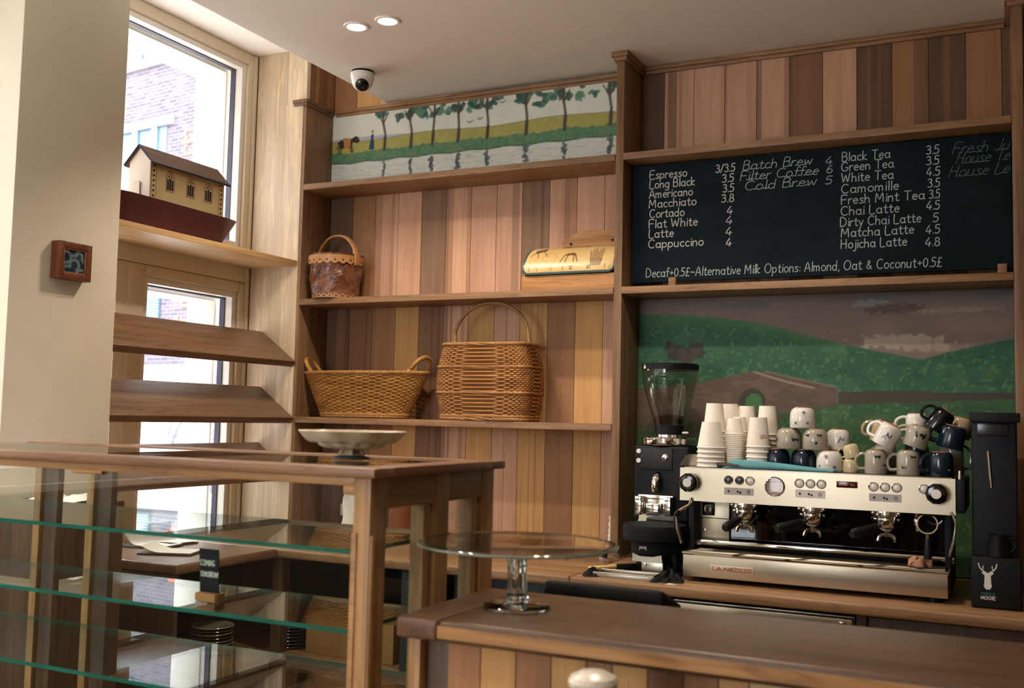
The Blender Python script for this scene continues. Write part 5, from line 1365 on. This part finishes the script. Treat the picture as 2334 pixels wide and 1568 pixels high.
label(-.304, -.197, .319, .345, 3, M_lab_w if False else M_lab); label(-.050, .052, .322, .350, 3, M_lab_w); label(.198, .302, .323, .349, 3, M_lab)
gg = MB().lathe([(0.030, 0.0), (0.0355, 0.0), (0.0355, 0.006), (0.032, 0.009), (0.030, 0.006)], 48, cap=False, M=T(-.122, 0.0005, .357) @ rotM(R(90), 'X')).build('gauge_bezel', M_chrome, em)
MB().lathe([(0, 0.0), (0.0305, 0.0), (0.0305, 0.003), (0, 0.003)], 40, M=T(-.122, 0.0, .357) @ rotM(R(90), 'X')).build('gauge_dial', plain('gauge_dial', 'c9a8a0', .4), gg)
nd = MB(); nd.box(-.146, -.098, -0.0036, -0.0030, .371, .375)
for k in range(9):
    a = R(215-k*30); nd.box(-.001, .001, -0.0036, -0.003, .019, .026, M=T(-.122, 0, .357) @ rotM(-a+R(90), 'Y'))
nd.box(-.001, .001, -0.0042, -0.0034, -.006, .022, M=T(-.122, 0, .357) @ rotM(R(-30), 'Y'))
nd.build('gauge_marks', M_red, gg, smooth=False)
MB().lathe([(0, 0.0065), (0.0305, 0.0065), (0.0305, 0.0075), (0, 0.0075)], 40, M=T(-.122, 0.0, .357) @ rotM(R(90), 'X')).build('gauge_glass', M_plate, gg)
ds = MB().box(.090, .160, -0.004, 0.001, .364, .386, 0.002).build('display', plain('dark_red_display', '2a0d0c', 0.15), em)
dg = MB()
for k, ch in enumerate('3835 22'):
    if ch == ' ': continue
    for s in strokes({'2': '3'}.get(ch, ch), 0.005, 0.008, 0): ribbon(dg, s, 0.001, lambda u, v, l: (.097+k*.008+u, -0.0042-l, .371+v), 0.0002)
M_led, nt, N, L, b = newmat('red_led'); b.inputs['Emission Color'].default_value = (1, .12, .05, 1); b.inputs['Emission Strength'].default_value = 0.35; b.inputs['Base Color'].default_value = (.3, .03, .02, 1)
dg.build('display_digits', M_led, ds, smooth=False)
# groups with portafilters
M_handle = plain('black_handle', '141414', 0.38, var=.1, bmp=.1, bscale=120)
for gi, (gx, hx_, hz_, seg) in enumerate(((-0.248, -0.282, 0.205, 1), (-0.005, -0.100, 0.215, 0), (0.246, 0.150, 0.213, 0))):
    g = MB().lathe([(0, 0.300), (0.044, 0.300), (0.046, 0.288), (0.046, 0.272), (0.040, 0.268), (0.040, 0.262), (0, 0.262)], 40, M=T(gx, 0.090, 0)).build('group_head', M_chrome, em)
    for s in (-1, 1): MB().lathe([(0, 0), (0.006, 0), (0.006, 0.008), (0, 0.010)], 12, M=T(gx+s*.042, 0.062, 0.280) @ rotM(R(90), 'X')).build('group_bolt', M_chrome, g)
    p = MB()
    p.lathe([(0, 0.262), (0.037, 0.262), (0.038, 0.252), (0.036, 0.234), (0.028, 0.222), (0.014, 0.216), (0, 0.216)], 40, M=T(gx, 0.090, 0))
    p.box(gx-.044, gx+.044, .080, .100, .252, .261, .003)
    p = p.build('portafilter', M_chrome, em)
    a = Vector((gx, 0.090, 0.242)); e_ = Vector((hx_, -0.075, hz_)); d_ = (e_-a)
    A0 = a+d_*0.22
    MB().tube([a+d_*0.16, a+d_*0.36], [0.010, 0.008], 14).build('handle_neck', M_chrome, p)
    hp = [A0+(e_-A0)*k for k in (0.08, .12, .22, .4, .6, .8, .93, 1.0)]
    MB().tube(hp, [.009, .0125, .0135, .0150, .0158, .0168, .0160, .011], 18).build('handle', M_handle, p)
    sp = MB()
    sp.tube([(gx, .09, .218), (gx, .088, .196)], [.010, .008], 14)
    for s in (-1, 1): sp.tube(smooth_path([(gx, .088, .200), (gx+s*.012, .084, .204), (gx+s*.024, .08, .196), (gx+s*.029, .078, .180)], 5), [.007]*15+[.005], 10)
    sp.build('spout', M_chrome, p)
# hot water spigot with hanging ring filter
sg = MB(); sg.tube(smooth_path([(.345, .08, .300), (.345, .06, .270), (.348, .055, .240), (.350, .055, .225)], 5), .007, 10)
sg.lathe([(0, 0), (.010, 0), (.012, .012), (.010, .026), (0, .026)], 16, M=T(.345, .07, .245)).build('hot_water_tap', M_chrome, em)
nf = thing('naked_portafilter', 'bottomless portafilter with a bare steel ring hanging at the right of the machine', 'portafilter', (EX+.380, EY+.045, EZ))
MB().lathe([(0.030, -.010), (0.034, -.010), (0.034, .010), (0.030, .010), (0.030, -.010)], 40, cap=False, M=T(0, 0, .252) @ rotM(R(80), 'X')).build('ring', M_chrome, nf)
MB().tube([(0, .002, .218), (0, .006, .203)], [.006, .007], 12).build('neck', M_chrome, nf)
MB().tube([(0, .006, .203), (0, .008, .17), (0, .012, .135)], [.009, .013, .012], 16).build('handle', M_handle, nf)
MB().tube([(0, .004, .284), (0, .02, .296)], .004, 8).build('hook', M_chrome, nf)
# steam wands
wd = MB(); wd.tube(smooth_path([(-.425, -.008, .300), (-.428, -.016, .280), (-.436, -.022, .270), (-.452, -.026, .262), (-.466, -.028, .250)], 6), .0055, 10)
wd = wd.build('steam_wand', M_chrome, em)
MB().tube(smooth_path([(-.462, -.028, .254), (-.474, -.030, .238), (-.474, -.028, .20), (-.462, -.022, .165)], 6), .0095, 12).build('wand_grip', M_black, wd)
MB().tube([(-.474, -.034, .232), (-.468, -.034, .19), (-.455, -.022, .135)], [.0055, .006, .005], 12).build('wand_tip', M_chrome, wd)
wd = MB(); wd.tube(smooth_path([(.455, -.002, .300), (.466, -.006, .28), (.470, -.008, .255), (.462, -.008, .20), (.450, -.004, .155)], 6), .0045, 10)
wd.build('steam_wand', M_chrome, em)
t = MB()
def shell(u, v): 
    a = u*PI*1.9; r = .022+.012*math.sin(3*a)+.006*v
    return (-.0+r*1.3*math.cos(a)*(1-.2*v), r*.7*math.sin(a), .0025+.030*v+.006*math.sin(4*a)*v)
t.grid(shell, 36, 8); t.grid(lambda u, v: (-.035+.07*u, -.012+.02*v+.008*math.sin(u*9), .004+.018*abs(math.sin(u*6+v*2))), 20, 6)
o = t.build('wipe_cloth', plain('peach_cloth', 'd8a27c', .9, var=.1, vscale=40), loc=(EX+.355, EY+.055, EZ+.1035)); o.modifiers.new('s', 'SOLIDIFY').thickness = .0015
tag(o, 'crumpled peach cloth lying on the right end of the drip tray', 'cloth')

# ---------------------------------------------------------------- grinder and tamper at the left of the machine
gd = thing('coffee_grinder', 'black coffee grinder with a clear bean hopper beside the espresso machine', 'coffee grinder', (-1.266, 4.105, 0.868))
gd.scale = (1.055, 1.055, 1.055)
MB().box(-.08, .08, -.02, .135, .0312, .205, .004).build('foot_column', M_black, gd)
MB().box(-.108, .108, -.10, .14, .20, .485, .010, 3).build('body', M_black, gd)
MB().box(-.085, .045, -.106, -.099, .395, .478, .004).build('control_panel', M_charcoal, gd)
for x, z in ((-.088, .464), (-.088, .428)): MB().lathe([(0, 0), (.009, 0), (.009, .004), (0, .005)], 20, M=T(x, -.105, z) @ rotM(R(90), 'X')).build('round_button', M_whiteplastic, gd)
MB().lathe([(0, 0), (.013, 0), (.013, .004), (.010, .006), (0, .006)], 24, M=T(.018, -.105, .443) @ rotM(R(90), 'X')).build('dial', M_chrome, gd)
MB().lathe([(0, .488), (.104, .488), (.106, .492), (.106, .514), (.103, .518), (0, .518)], 64).build('adjusting_collar', M_chrome, gd)
MB().lathe([(0, .519), (.05, .519), (.05, .528), (0, .528)], 40).build('hopper_ring', M_chrome, gd)
MB().lathe([(0, .529), (.054, .529), (.057, .565), (0, .565)], 40).build('hopper_neck', M_black, gd)
MB().tube([(.062, -.03, .538), (.09, -.04, .538)], .005, 8).build('hopper_slide', M_chrome, gd)
M_smoke = glass('smoky_clear_plastic', (.88, .90, .87), refl=1.3)
hop = [(.058, .566), (.064, .590), (.078, .630), (.094, .685), (.104, .730), (.108, .765), (.109, .782)]
MB().lathe(hop+[(r-.003, z) for r, z in hop[::-1]], 56, cap=False).build('hopper', M_smoke, gd)
lid = MB().lathe([(0, .780), (.112, .780), (.113, .800), (.108, .804), (0, .804)], 56).build('hopper_lid', M_black, gd)
tri = MB().prism([(-.008, 0), (.008, 0), (0, .016)], .001, M=rotM(R(-42), 'Z') @ T(0, -.1135, .783)); tri.build('warning_mark', M_whiteplastic, lid, smooth=False)
bn = MB()
bn.lathe([(0, .566), (.054, .567), (.062, .590), (.050, .600), (.02, .606), (0, .608)], 30)
M_bean = plain('roast_beans', '2e1a10', .35, var=.3, vscale=60)
for k in range(90):
    rs = np.random.RandomState(k); a, r = rs.uniform(0, 6.28), .056*rs.uniform(0, 1)**.5
    bn.lathe([(0, -.004), (.003, -.003), (.004, 0), (.003, .003), (0, .004)], 6, M=T(r*math.cos(a), r*math.sin(a), .604-.06*r/.056*.2+rs.uniform(0, .004)) @ Euler((rs.uniform(0, 3), rs.uniform(0, 3), 0)).to_matrix().to_4x4() @ Matrix.Diagonal((1, 1, 1.5, 1)))
bo = bn.build('coffee_beans', M_bean, gd); bo['kind'] = 'stuff'
fk = MB(); fk.tube(smooth_path([(-.012, -.10, .372), (-.012, -.125, .360), (-.012, -.130, .335), (-.012, -.125, .315)], 5), [.016]*15+[.011], 14)
fk.build('chute', M_chrome, gd)
fk = MB(); fk.box(-.085, -.060, -.155, -.10, .225, .295, .003); fk.box(.030, .055, -.155, -.10, .225, .295, .003); fk.box(-.085, .055, -.118, -.10, .225, .300, .004); fk.box(-.04, .01, -.16, -.10, .225, .27, .003)
fk.build('portafilter_fork', M_chrome, gd)
fk = MB().prism([(-.078, .225), (.060, .225), (.070, .155), (-.086, .155)], .010, M=T(0, -.122, 0)).build('drip_chute', M_chrome, gd)
tm = thing('automatic_tamper', 'round black automatic tamper below the coffee grinder', 'tamper', (-1.235, 3.815, 0.9))
MB().lathe([(0, .125), (.120, .125), (.124, .130), (.124, .178), (.120, .184), (0, .184)], 64, M=T(0.0, .02, 0)).build('head', M_blackmatte, tm)
MB().lathe([(0, .080), (.100, .080), (.100, .125), (0, .125)], 64, M=T(.01, .02, 0)).build('neck', M_blackmatte, tm)
MB().box(-.075, .085, .02, .11, .0, .085, .006).build('column', M_black, tm)
MB().box(-.10, .12, -.06, .11, .0, .012, .003).build('base', M_black, tm)
MB().prism([(-.060, .050), (.058, .050), (.054, .078), (.02, .070), (-.03, .070), (-.060, .080)], .008, M=T(0, -.070, 0)).build('portafilter_guide', M_dullsteel, tm)
MB().box(-.022, .062, -.074, -.062, .012, .050, .002).build('rest_plate', M_dullsteel, tm)
MB().lathe([(0, 0), (.007, 0), (.007, .006), (0, .008)], 14, M=T(-.008, -.074, .040) @ rotM(R(90), 'X')).build('screw', M_chrome, tm)
lm = MB()
for s in strokes('puq', .026, .013, 0): ribbon(lm, s, .0028, lambda u, v, l: (-.028+u, -.080-l, .100+v), .0008)
lm.build('logo_lettering', M_chalk, tm, smooth=False)

# ---------------------------------------------------------------- paper cups, stacked mouth down on the machine
ZT = EZ+.4135
def cup_mesh(h, rb, rr):
    """upside down: base up, rolled rim below"""
    m = MB(); m.lathe([(rr-.002, .0035), (rr+.0012, .0), (rr+.0028, .002), (rr+.0022, .0045), (rr, .006), (rb, h), (rb-.0015, h), (rb-.003, h-.005), (0, h-.005)], 40, cap=False)
    return m
big = {}
def cups(kind, x, y, n, h, rb, rr, pitch, lab, grp, lab_top, print_=False):
    for k in range(n):
        if kind not in big:
            o = cup_mesh(h, rb, rr).build('paper_cup', M_papercup); big[kind] = o
        else:
            o = D.objects.new('paper_cup', big[kind].data); COL.objects.link(o)
        o.location = (x, y, ZT+k*pitch); o.rotation_euler = (0, 0, k*1.3)
        top = k == n-1
        tag(o, lab_top if top else lab, 'paper cup', None if top else grp)
        if top and print_:
            o.rotation_euler = (0, 0, 0)
            m = MB()
            for j, (w, zz) in enumerate(((.022, .045), (.024, .040), (.027, .036), (.012, .032))):
                a0 = R(-68); a1 = a0+w/.035
                r = rr+(rb-rr)*(zz-.006)/(h-.006)+.0006
                m.grid(lambda u, v: (r*math.cos(a0+(a1-a0)*u), r*math.sin(a0+(a1-a0)*u), zz+.002*v), 8, 2)
            m.build('printed_text', M_printred, o, smooth=False)
cups('L', -1.010, 3.800, 5, .098, .0335, .050, .0175, 'white paper cup in the short front stack at the left end of the machine', 'large cups, front left stack', 'topmost white paper cup of the short stack nearest the grinder')
cups('M', -1.026, 3.910, 8, .110, .031, .0425, .0185, 'white paper cup in the tall stack behind the short front stack', 'large cups, left tall stack', 'topmost white paper cup of the tall stack behind the short front stack')
cups('M', -0.988, 4.000, 8, .110, .031, .0425, .0185, 'white paper cup in the tall stack at the back left', 'large cups, back left stack', 'topmost white paper cup of the half-hidden stack at the back left')
cups('S', -0.934, 3.850, 19, .060, .0235, .033, .0068, 'small white paper cup in the front stack of small cups', 'small cups, front stack', 'topmost small paper cup of the front stack of small cups')
cups('S', -0.934, 3.925, 20, .060, .0235, .033, .0068, 'small white paper cup in the rear stack of small cups', 'small cups, rear stack', 'topmost small paper cup of the rear stack of small cups')
cups('M', -0.925, 4.015, 8, .110, .031, .0425, .0175, 'white paper cup in the tall stack behind the small cups', 'large cups, stack behind the small cups', 'topmost white paper cup of the stack behind the small cups')
cups('M', -0.838, 3.820, 5, .110, .031, .0425, .0195, 'white paper cup in the stack behind the teal cloth', 'large cups, stack behind the cloth', 'topmost white paper cup with red print behind the teal cloth', True)
cups('M', -0.826, 3.925, 8, .110, .031, .0425, .0175, 'white paper cup in the tall stack beside the ceramic cups', 'large cups, right tall stack', 'topmost white paper cup of the tall stack nearest the ceramic cups')

# ---------------------------------------------------------------- ceramic cups and mugs
def cerm(body, foot, r, h, spots=(), scol=None, shape='bowl'):
    """upside-down cup: mouth at z=0, unglazed foot ring on top"""
    m = MB()
    if shape == 'bowl': pr_ = [(r*.93, .001), (r*.96, 0), (r, .004), (r*1.0, h*.45), (r*.97, h*.68), (r*.86, h*.86), (r*.68, h*.955), (r*.62, h*.965), (r*.60, h), (r*.50, h), (r*.48, h*.965), (0, h*.965)]
    else: pr_ = [(r*.93, .001), (r*.97, 0), (r, .004), (r*1.0, h*.5), (r*.98, h*.78), (r*.90, h*.90), (r*.76, h*.965), (r*.70, h*.97), (r*.68, h), (r*.58, h), (r*.56, h*.965), (0, h*.965)]
    m.lathe(pr_, 48, c=body, cap=False)
    for f in m.bm.faces:
        if f.calc_center_median().z > h*.966:
            for l in f.loops: l[m.col] = (*foot, 1)
    return m
WHT, GRY, NVY, BLK_, CRM, SAND = [hexc(h) for h in ('e3ddd4', 'a8a090', '10202f', '0a0c10', 'cdbf98', 'b39a78')]
FOOT = hexc('9a6a48')
def motif(t, r, h, kind, marks, col, nm='motif_pattern'):
    m = MB()
    for a, z, s in marks:
        def pt(u, v): 
            aa = R(a)+u/r; rr = r*1.002+.0006
            return (rr*math.cos(aa), rr*math.sin(aa), z+v)
        if kind == 'star':
            for k in range(3):
                b_ = k*PI/3+.3
                ribbon(m, [(-s*math.cos(b_), -s*math.sin(b_)), (0, 0), (s*math.cos(b_), s*math.sin(b_))], s*.3, lambda u, v, l: pt(u, v), 0)
        elif kind == 'fish':
            ribbon(m, [(-s*.9, -s*.15), (0, s*.12), (s*.8, -s*.1)], s*.7, lambda u, v, l: pt(u, v), 0)
            ribbon(m, [(-s*1.2, s*.5), (-s*.8, -s*.4)], s*.4, lambda u, v, l: pt(u, v), 0)
            ribbon(m, [(s*.9, s*.45), (s*.5, -s*.6)], s*.35, lambda u, v, l: pt(u, v), 0)
        elif kind == 'scroll':
            for k in range(3): ribbon(m, [(q.x, q.y) for q in smooth_path([(-s+k*s*.4, -s, 0), (-s*.2, s*.2+k*.004, 0), (s*.5, -s*.3, 0), (s, s*.8-k*.005, 0)], 4)], s*.12, lambda u, v, l: pt(u, v), 0)
            ribbon(m, [(-s*1.2, -s*1.4), (s*1.3, -s*1.4)], s*.1, lambda u, v, l: pt(u, v), 0)
    m.build(nm, plain('motif_glaze', col, .2), t, smooth=False)
def bowl(x, y, z, body, label, mk=None, r=.045, h=.076, rz=0):
    o = cerm(body, FOOT, r, h).build('ceramic_cup', M_ceramic, loc=(x, y, z), rot=(0, 0, rz))
    tag(o, label, 'ceramic cup')
    if mk: motif(o, r, h, *mk)
    return o
BH = .0765
yb_ = 3.80
bowl(-.769, yb_+.03, ZT, NVY, 'upside-down navy glazed cup at the left of the pyramid bottom row')
bowl(-.676, yb_+.03, ZT, NVY, 'upside-down navy glazed cup in the middle of the pyramid bottom row')
bowl(-.583, yb_+.012, ZT, WHT, 'upside-down white cup with blue stars at the right of the pyramid bottom row', ('star', ((-95, .055, .007), (-60, .018, .007), (-128, .020, .005)), '3a4470'), r=.0455)
bowl(-.728, yb_+.03, ZT+BH, GRY, 'upside-down grey cup with dark spots at the left of the pyramid second row', ('fish', ((-155, .034, .010), (-48, .034, .012)), '2a3242'))
bowl(-.633, yb_+.02, ZT+BH, GRY, 'upside-down grey cup with dark fish marks at the centre of the pyramid second row', ('fish', ((-118, .052, .007), (-62, .052, .007), (-84, .024, .009)), '20242c'))
bowl(-.566, yb_+.105, ZT+BH, WHT, 'upside-down white cup with blue scrolls behind the pyramid second row', ('scroll', ((-70, .038, .012),), '4a5a86'), r=.042)
bowl(-.572, yb_+.110, ZT, NVY, 'upside-down navy cup at the back carrying the scrolled white cup', r=.042)
bowl(-.680, yb_+.03, ZT+2*BH, WHT, 'upside-down white cup with blue stars at the very top of the pyramid', ('star', ((-75, .056, .006), (-112, .018, .006), (-58, .018, .006)), '3a4470'))
def mug(x, y, z, body, label, r=.037, h=.080, rot=(0, 0, 0), hand=180, mk=None, foot=FOOT, hcol=None, shape='mug', thick=.0055, hw=.030):
    t = thing('mug', label, 'mug', (x, y, z), rot, 'mugs piled on the espresso machine')
    cerm(body, foot, r, h, shape=shape).build('body', M_ceramic, t)
    a = R(hand); ca, sa = math.cos(a), math.sin(a)
    pts = smooth_path([(r*.97, h*.22), (r+hw*.75, h*.20), (r+hw, h*.42), (r+hw*.85, h*.68), (r+hw*.35, h*.82), (r*.93, h*.80)] and [(q[0], 0, q[1]) for q in ((r*.97, h*.20), (r+hw*.70, h*.20), (r+hw, h*.42), (r+hw*.85, h*.66), (r+hw*.35, h*.80), (r*.93, h*.80))], 6)
    MB().tube([(p.x*ca, p.x*sa, p.z) for p in pts], thick, 10, c=hcol or body).build('handle', M_ceramic, t)
    if mk: motif(t, r, h, *mk)
    return t
d = .0006
mug(-.509, 3.810, ZT+d, CRM, 'small cream espresso cup, the lower of two at the left of the mug pile', r=.028, h=.050, hand=195, shape='bowl', thick=.003, hw=.020)
mug(-.502, 3.812, ZT+.052, CRM, 'small cream espresso cup tilted on top of another at the left of the mug pile', r=.028, h=.050, rot=(0, R(-14), 0), hand=195, shape='bowl', thick=.003, hw=.018)
mug(-.424, 3.800, ZT+d, GRY, 'grey mug with dark fish marks, left in the bottom row of the mug pile', hand=188, r=.038, h=.084, mk=('fish', ((-75, .060, .009), (-35, .03, .007)), '20242c'))
mug(-.317, 3.795, ZT+d, GRY, 'grey mug with dark fish marks, middle of the bottom row of the mug pile', hand=184, r=.0385, h=.086, mk=('fish', ((-60, .062, .008), (-105, .026, .008)), '20242c'))
mug(-.215, 3.800, ZT+d, NVY, 'glossy navy mug at the right end of the bottom row of the mug pile', hand=205, r=.041, h=.084, thick=.009, hw=.026, hcol=hexc('0e1c2c'))
mug(-.404, 3.800, ZT+.100, WHT, 'white mug with blue scroll drawing tilted on the left bottom mugs', rot=(0, R(28), 0), hand=176, r=.0385, h=.082, mk=('scroll', ((-85, .040, .014),), '30384e'))
mug(-.300, 3.800, ZT+.098, GRY, 'grey mug with a dark whale mark tilted on the middle bottom mug', rot=(0, R(18), 0), hand=170, r=.039, h=.076, mk=('fish', ((-70, .045, .016),), '262c34'))
mug(-.190, 3.835, ZT+.096, NVY, 'large glossy navy cup tilted on the right bottom mug', rot=(0, R(14), 0), hand=185, r=.0425, h=.080, thick=.008, hcol=hexc('1a2430'))
mug(-.420, 3.895, ZT+.110, SAND, 'sand coloured mug with brown rim behind the white scrolled mug', rot=(0, R(12), 0), hand=190, r=.038, h=.080, hcol=SAND, foot=hexc('5a3522'))
mug(-.298, 3.895, ZT+.140, WHT, 'white mug with a big loop handle at the top of the mug pile', hand=186, r=.036, h=.075, hw=.034)
mug(-.242, 3.850, ZT+.160, BLK_, 'black mug lying on its side at the top right of the mug pile', rot=(0, R(38), R(6)), hand=176, r=.037, h=.080, hcol=BLK_)
mug(-.165, 3.930, ZT+.130, SAND, 'sand coloured mug at the back right of the mug pile', rot=(0, R(12), 0), hand=30, r=.037, h=.076, foot=hexc('6a3f28'))
mug(-.405, 3.900, ZT+d, GRY, 'grey mug standing at the back left under the mug pile', hand=150, r=.038, h=.105)
mug(-.300, 3.905, ZT+d, NVY, 'navy mug standing at the back middle under the mug pile', hand=60, r=.038, h=.135)
mug(-.185, 3.935, ZT+d, GRY, 'grey mug standing at the back right under the mug pile', hand=30, r=.038, h=.125)

# folded cloth, roller and slotted scoop on the machine top
cl = MB()
def clf(u, v, o=0):
    x = -.955+.40*u; y = 3.752+.030*v*(1-.2*u)
    z = ZT+.0015+o+(.030*(1-u)**1.3+.012)*math.sin(PI*v)**.6*(.55+.45*math.sin(u*2.6+.4))*(1 if u > .12 else u/.12+.1)
    return (x+.006*math.sin(9*v+u*4), y+.004*math.sin(u*14), z)
cl.grid(clf, 50, 14)
o = cl.build('folded_cloth', plain('teal_microfibre', '5f9aa2', .85, var=.12, vscale=50), sharp=80); o.modifiers.new('s', 'SOLIDIFY').thickness = .003
tag(o, 'folded teal cleaning cloth along the front edge of the machine top', 'cloth')
t = thing('tamper_handle', 'dark wooden rod lying behind the teal cloth on the machine', 'rod', (-.925, 3.765, ZT+.0095))
MB().tube([(-.052, 0, 0), (-.048, 0, 0), (.03, 0, 0), (.034, 0, 0)], [.006, .009, .009, .006], 18).build('grip', plain('dark_wood_grip', '2a1a14', .4), t)
t = thing('slotted_scoop', 'steel slotted scoop standing at the left end of the machine top', 'scoop', (-1.085, 3.80, ZT))
m = MB()
m.prism([(-.055, .001), (.03, .001), (.03, .048), (-.018, .045), (-.030, .036)], .003, M=T(0, .03, 0) @ rotM(R(18), 'X'))
m.build('blade', M_dullsteel, t)
m = MB()
for k in range(3): m.box(-.022-.004*k, .03, .0275, .0293, .012+.011*k, .0155+.011*k, M=rotM(R(0), 'X'))
m.build('slots', M_black, t, smooth=False)

# ---------------------------------------------------------------- milk steamer at the right
ms = thing('milk_steamer', 'tall black automatic milk steamer with a white moose head logo', 'milk steamer', (-.055, 3.86, 0.9))
MB().box(-.062, .075, -.10, .18, .0, .628, .006, 3).build('column', M_black, ms)
MB().box(-.045, .050, -.104, -.098, .555, .605, .003).build('screen', plain('dark_screen', '1c1e22', .2), ms)
MB().box(-.066, .085, -.165, -.10, .0, .165, .008, 3).build('base', M_black, ms)
MB().box(-.066, .085, -.15, -.10, .60, .632, .005).build('top_cap', M_black, ms)
MB().tube([(-.012, -.108, .505), (-.004, -.108, .385)], .0038, 10).build('steel_strip', M_chrome, ms)
lg = MB()
yl = -.1662
def fl(pts): lg.prism(pts, .0008, M=T(-.016, yl-.0004, .062))
fl([(-.018, .052), (-.009, .044), (-.010, .020), (-.012, .010), (-.006, .0), (.006, .0), (.012, .010), (.010, .020), (.009, .044), (.018, .052), (.012, .058), (.0, .052), (-.012, .058)])
for s in (-1, 1):
    ribbon(lg, [(q.x, q.y) for q in smooth_path([(s*.006, .054, 0), (s*.016, .060, 0), (s*.024, .070, 0), (s*.027, .082, 0)], 4)], .0032, lambda u, v, l: (-.016+u, yl-l, .062+v), .0006)
    ribbon(lg, [(s*.015, .060), (s*.013, .074)], .0028, lambda u, v, l: (-.016+u, yl-l, .062+v), .0006)
for s in strokes('MOOSE', .042, .010, 0): ribbon(lg, s, .002, lambda u, v, l: (-.036+u, yl-l, .030+v), .0006)
lg.build('logo', M_chalk, ms, smooth=False)
lg = MB()
for s in strokes('PERFECT', .040, .007, 0): ribbon(lg, s, .0010, lambda u, v, l: (-.035+u, yl-l, .044+v), .0006)
lg.build('logo_lettering', M_chalk_faint, ms, smooth=False)
jg = thing('milk_jug', 'black milk jug standing on the base of the milk steamer', 'jug', (-.035, 3.742, 1.0655))
jg.location = (-.040, 3.7275, 1.0655)
MB().lathe([(0, 0), (.032, 0), (.033, .02), (.028, .055), (.030, .072), (.027, .072), (.025, .056), (.029, .02), (0, .004)], 36, cap=False).build('body', M_black, jg)
MB().tube(smooth_path([(.028, 0, .060), (.048, 0, .058), (.052, 0, .035), (.034, 0, .015)], 5), .004, 8).build('handle', M_black, jg)

# ---------------------------------------------------------------- small things on the worktop
t = thing('steel_tray', 'shallow stainless steel tray on the worktop in front of the grinder', 'tray', (-1.285, 3.655, 0.9006), (0, 0, R(3)))
m = MB(); m.box(-.11, .11, -.040, .045, 0, .002)
for a in ((-.11, .11, -.045, -.040), (-.11, .11, .045, .050)): m.box(a[0], a[1], a[2], a[3], 0, .016, .001)
m.box(-.115, -.11, -.045, .05, 0, .016, .001); m.box(.11, .115, -.045, .05, 0, .016, .001)
m.tube([(-.115, -.045, .016), (.115, -.045, .016), (.115, .05, .016), (-.115, .05, .016)], .0028, 8, closed=True)
m.build('tray', M_dullsteel, t)
t = thing('grouphead_brush', 'brush with a pale wooden handle resting on the steel tray', 'brush', (-1.39, 3.735, 0.919), (0, R(-3), R(32)))
MB().tube([(-.075, 0, 0), (-.07, 0, 0), (-.02, 0, .001), (.03, 0, .002), (.034, 0, .002)], [.005, .008, .0075, .009, .007], 14).build('handle', plain('pale_wood', 'd2ac6c', .5, var=.1, vscale=30), t)
MB().box(.034, .115, -.010, .010, -.010, .010, .003).build('bristle_head', M_blackmatte, t)
def crumple(name, label, x, y, sx, sy, h, mat, seed, cat='cloth'):
    m = MB()
    def fn(u, v):
        a = 2*PI*u; r = v
        w = 1+.22*math.sin(3*a+seed)+.12*math.sin(7*a+seed*2)
        z = h*(1-r**1.6)*(0.7+.3*math.sin(5*a+seed+r*6))+h*.25*math.sin(9*r+3*a)*(1-r)
        return (sx*r*w*math.cos(a), sy*r*w*math.sin(a), max(.0008, z))
    m.grid(fn, 48, 14, closed_u=True)
    return tag(m.build(name, mat, loc=(x, y, .9004), sharp=80), label, cat)
crumple('black_cloth', 'crumpled black cloth at the left end of the steel tray', -1.405, 3.617, .045, .028, .030, M_blackmatte, 1.0)
crumple('black_cloth', 'crumpled black cloth heap between the tray and the espresso machine', -1.13, 3.672, .055, .075, .042, M_blackmatte, 2.3)
t = MB().prism([(-.020, 0), (.022, -.004), (-.006, .030)], .0008, M=rotM(R(-90), 'X')); o = t.build('paper_scrap', M_paper, loc=(-1.093, 3.582, .9012), rot=(0, 0, R(20)), smooth=False)
tag(o, 'small white torn paper scrap at the worktop edge by the machine', 'paper')
t = thing('hand_tamper', 'steel hand tamper with black grip beside the shelf upright', 'tamper', (-1.51, 4.02, .9006))
MB().lathe([(0, 0), (.030, 0), (.0305, .003), (.0305, .012), (.028, .015), (0, .015)], 36).build('base', M_chrome, t)
MB().lathe([(0, .015), (.012, .015), (.013, .035), (.017, .055), (.014, .07), (0, .075)], 28).build('grip', M_black, t)
M_bag = glass('clear_plastic_film', (.93, .92, .93), rough=.25, refl=3.0)
m = MB()
def bag(u, v): return (-.19+.38*u, -.16+.30*v+.02*math.sin(u*8), .002+.020*abs(math.sin(u*11+v*7))*abs(math.sin(v*9+u*3))+.010*math.sin(PI*u)*math.sin(PI*v))
m.grid(bag, 40, 30); o = m.build('plastic_bag', M_bag, loc=(-1.66, 4.10, .9008), sharp=15)
tag(o, 'crumpled clear plastic bag lying on the back worktop by the upright', 'plastic bag')
t = MB().prism([(0, 0), (.010, .008), (.004, .016), (.011, .026), (.005, .034), (.012, .046), (.006, .056), (.013, .068), (.008, .08), (.014, .096), (.010, .112), (.020, .122), (.022, .06), (.018, 0)], .001)
o = t.build('torn_paper', M_paper, loc=(-1.556, 4.16, .955), smooth=False); tag(o, 'torn white paper strip stuck to the shelf upright above the worktop', 'paper')
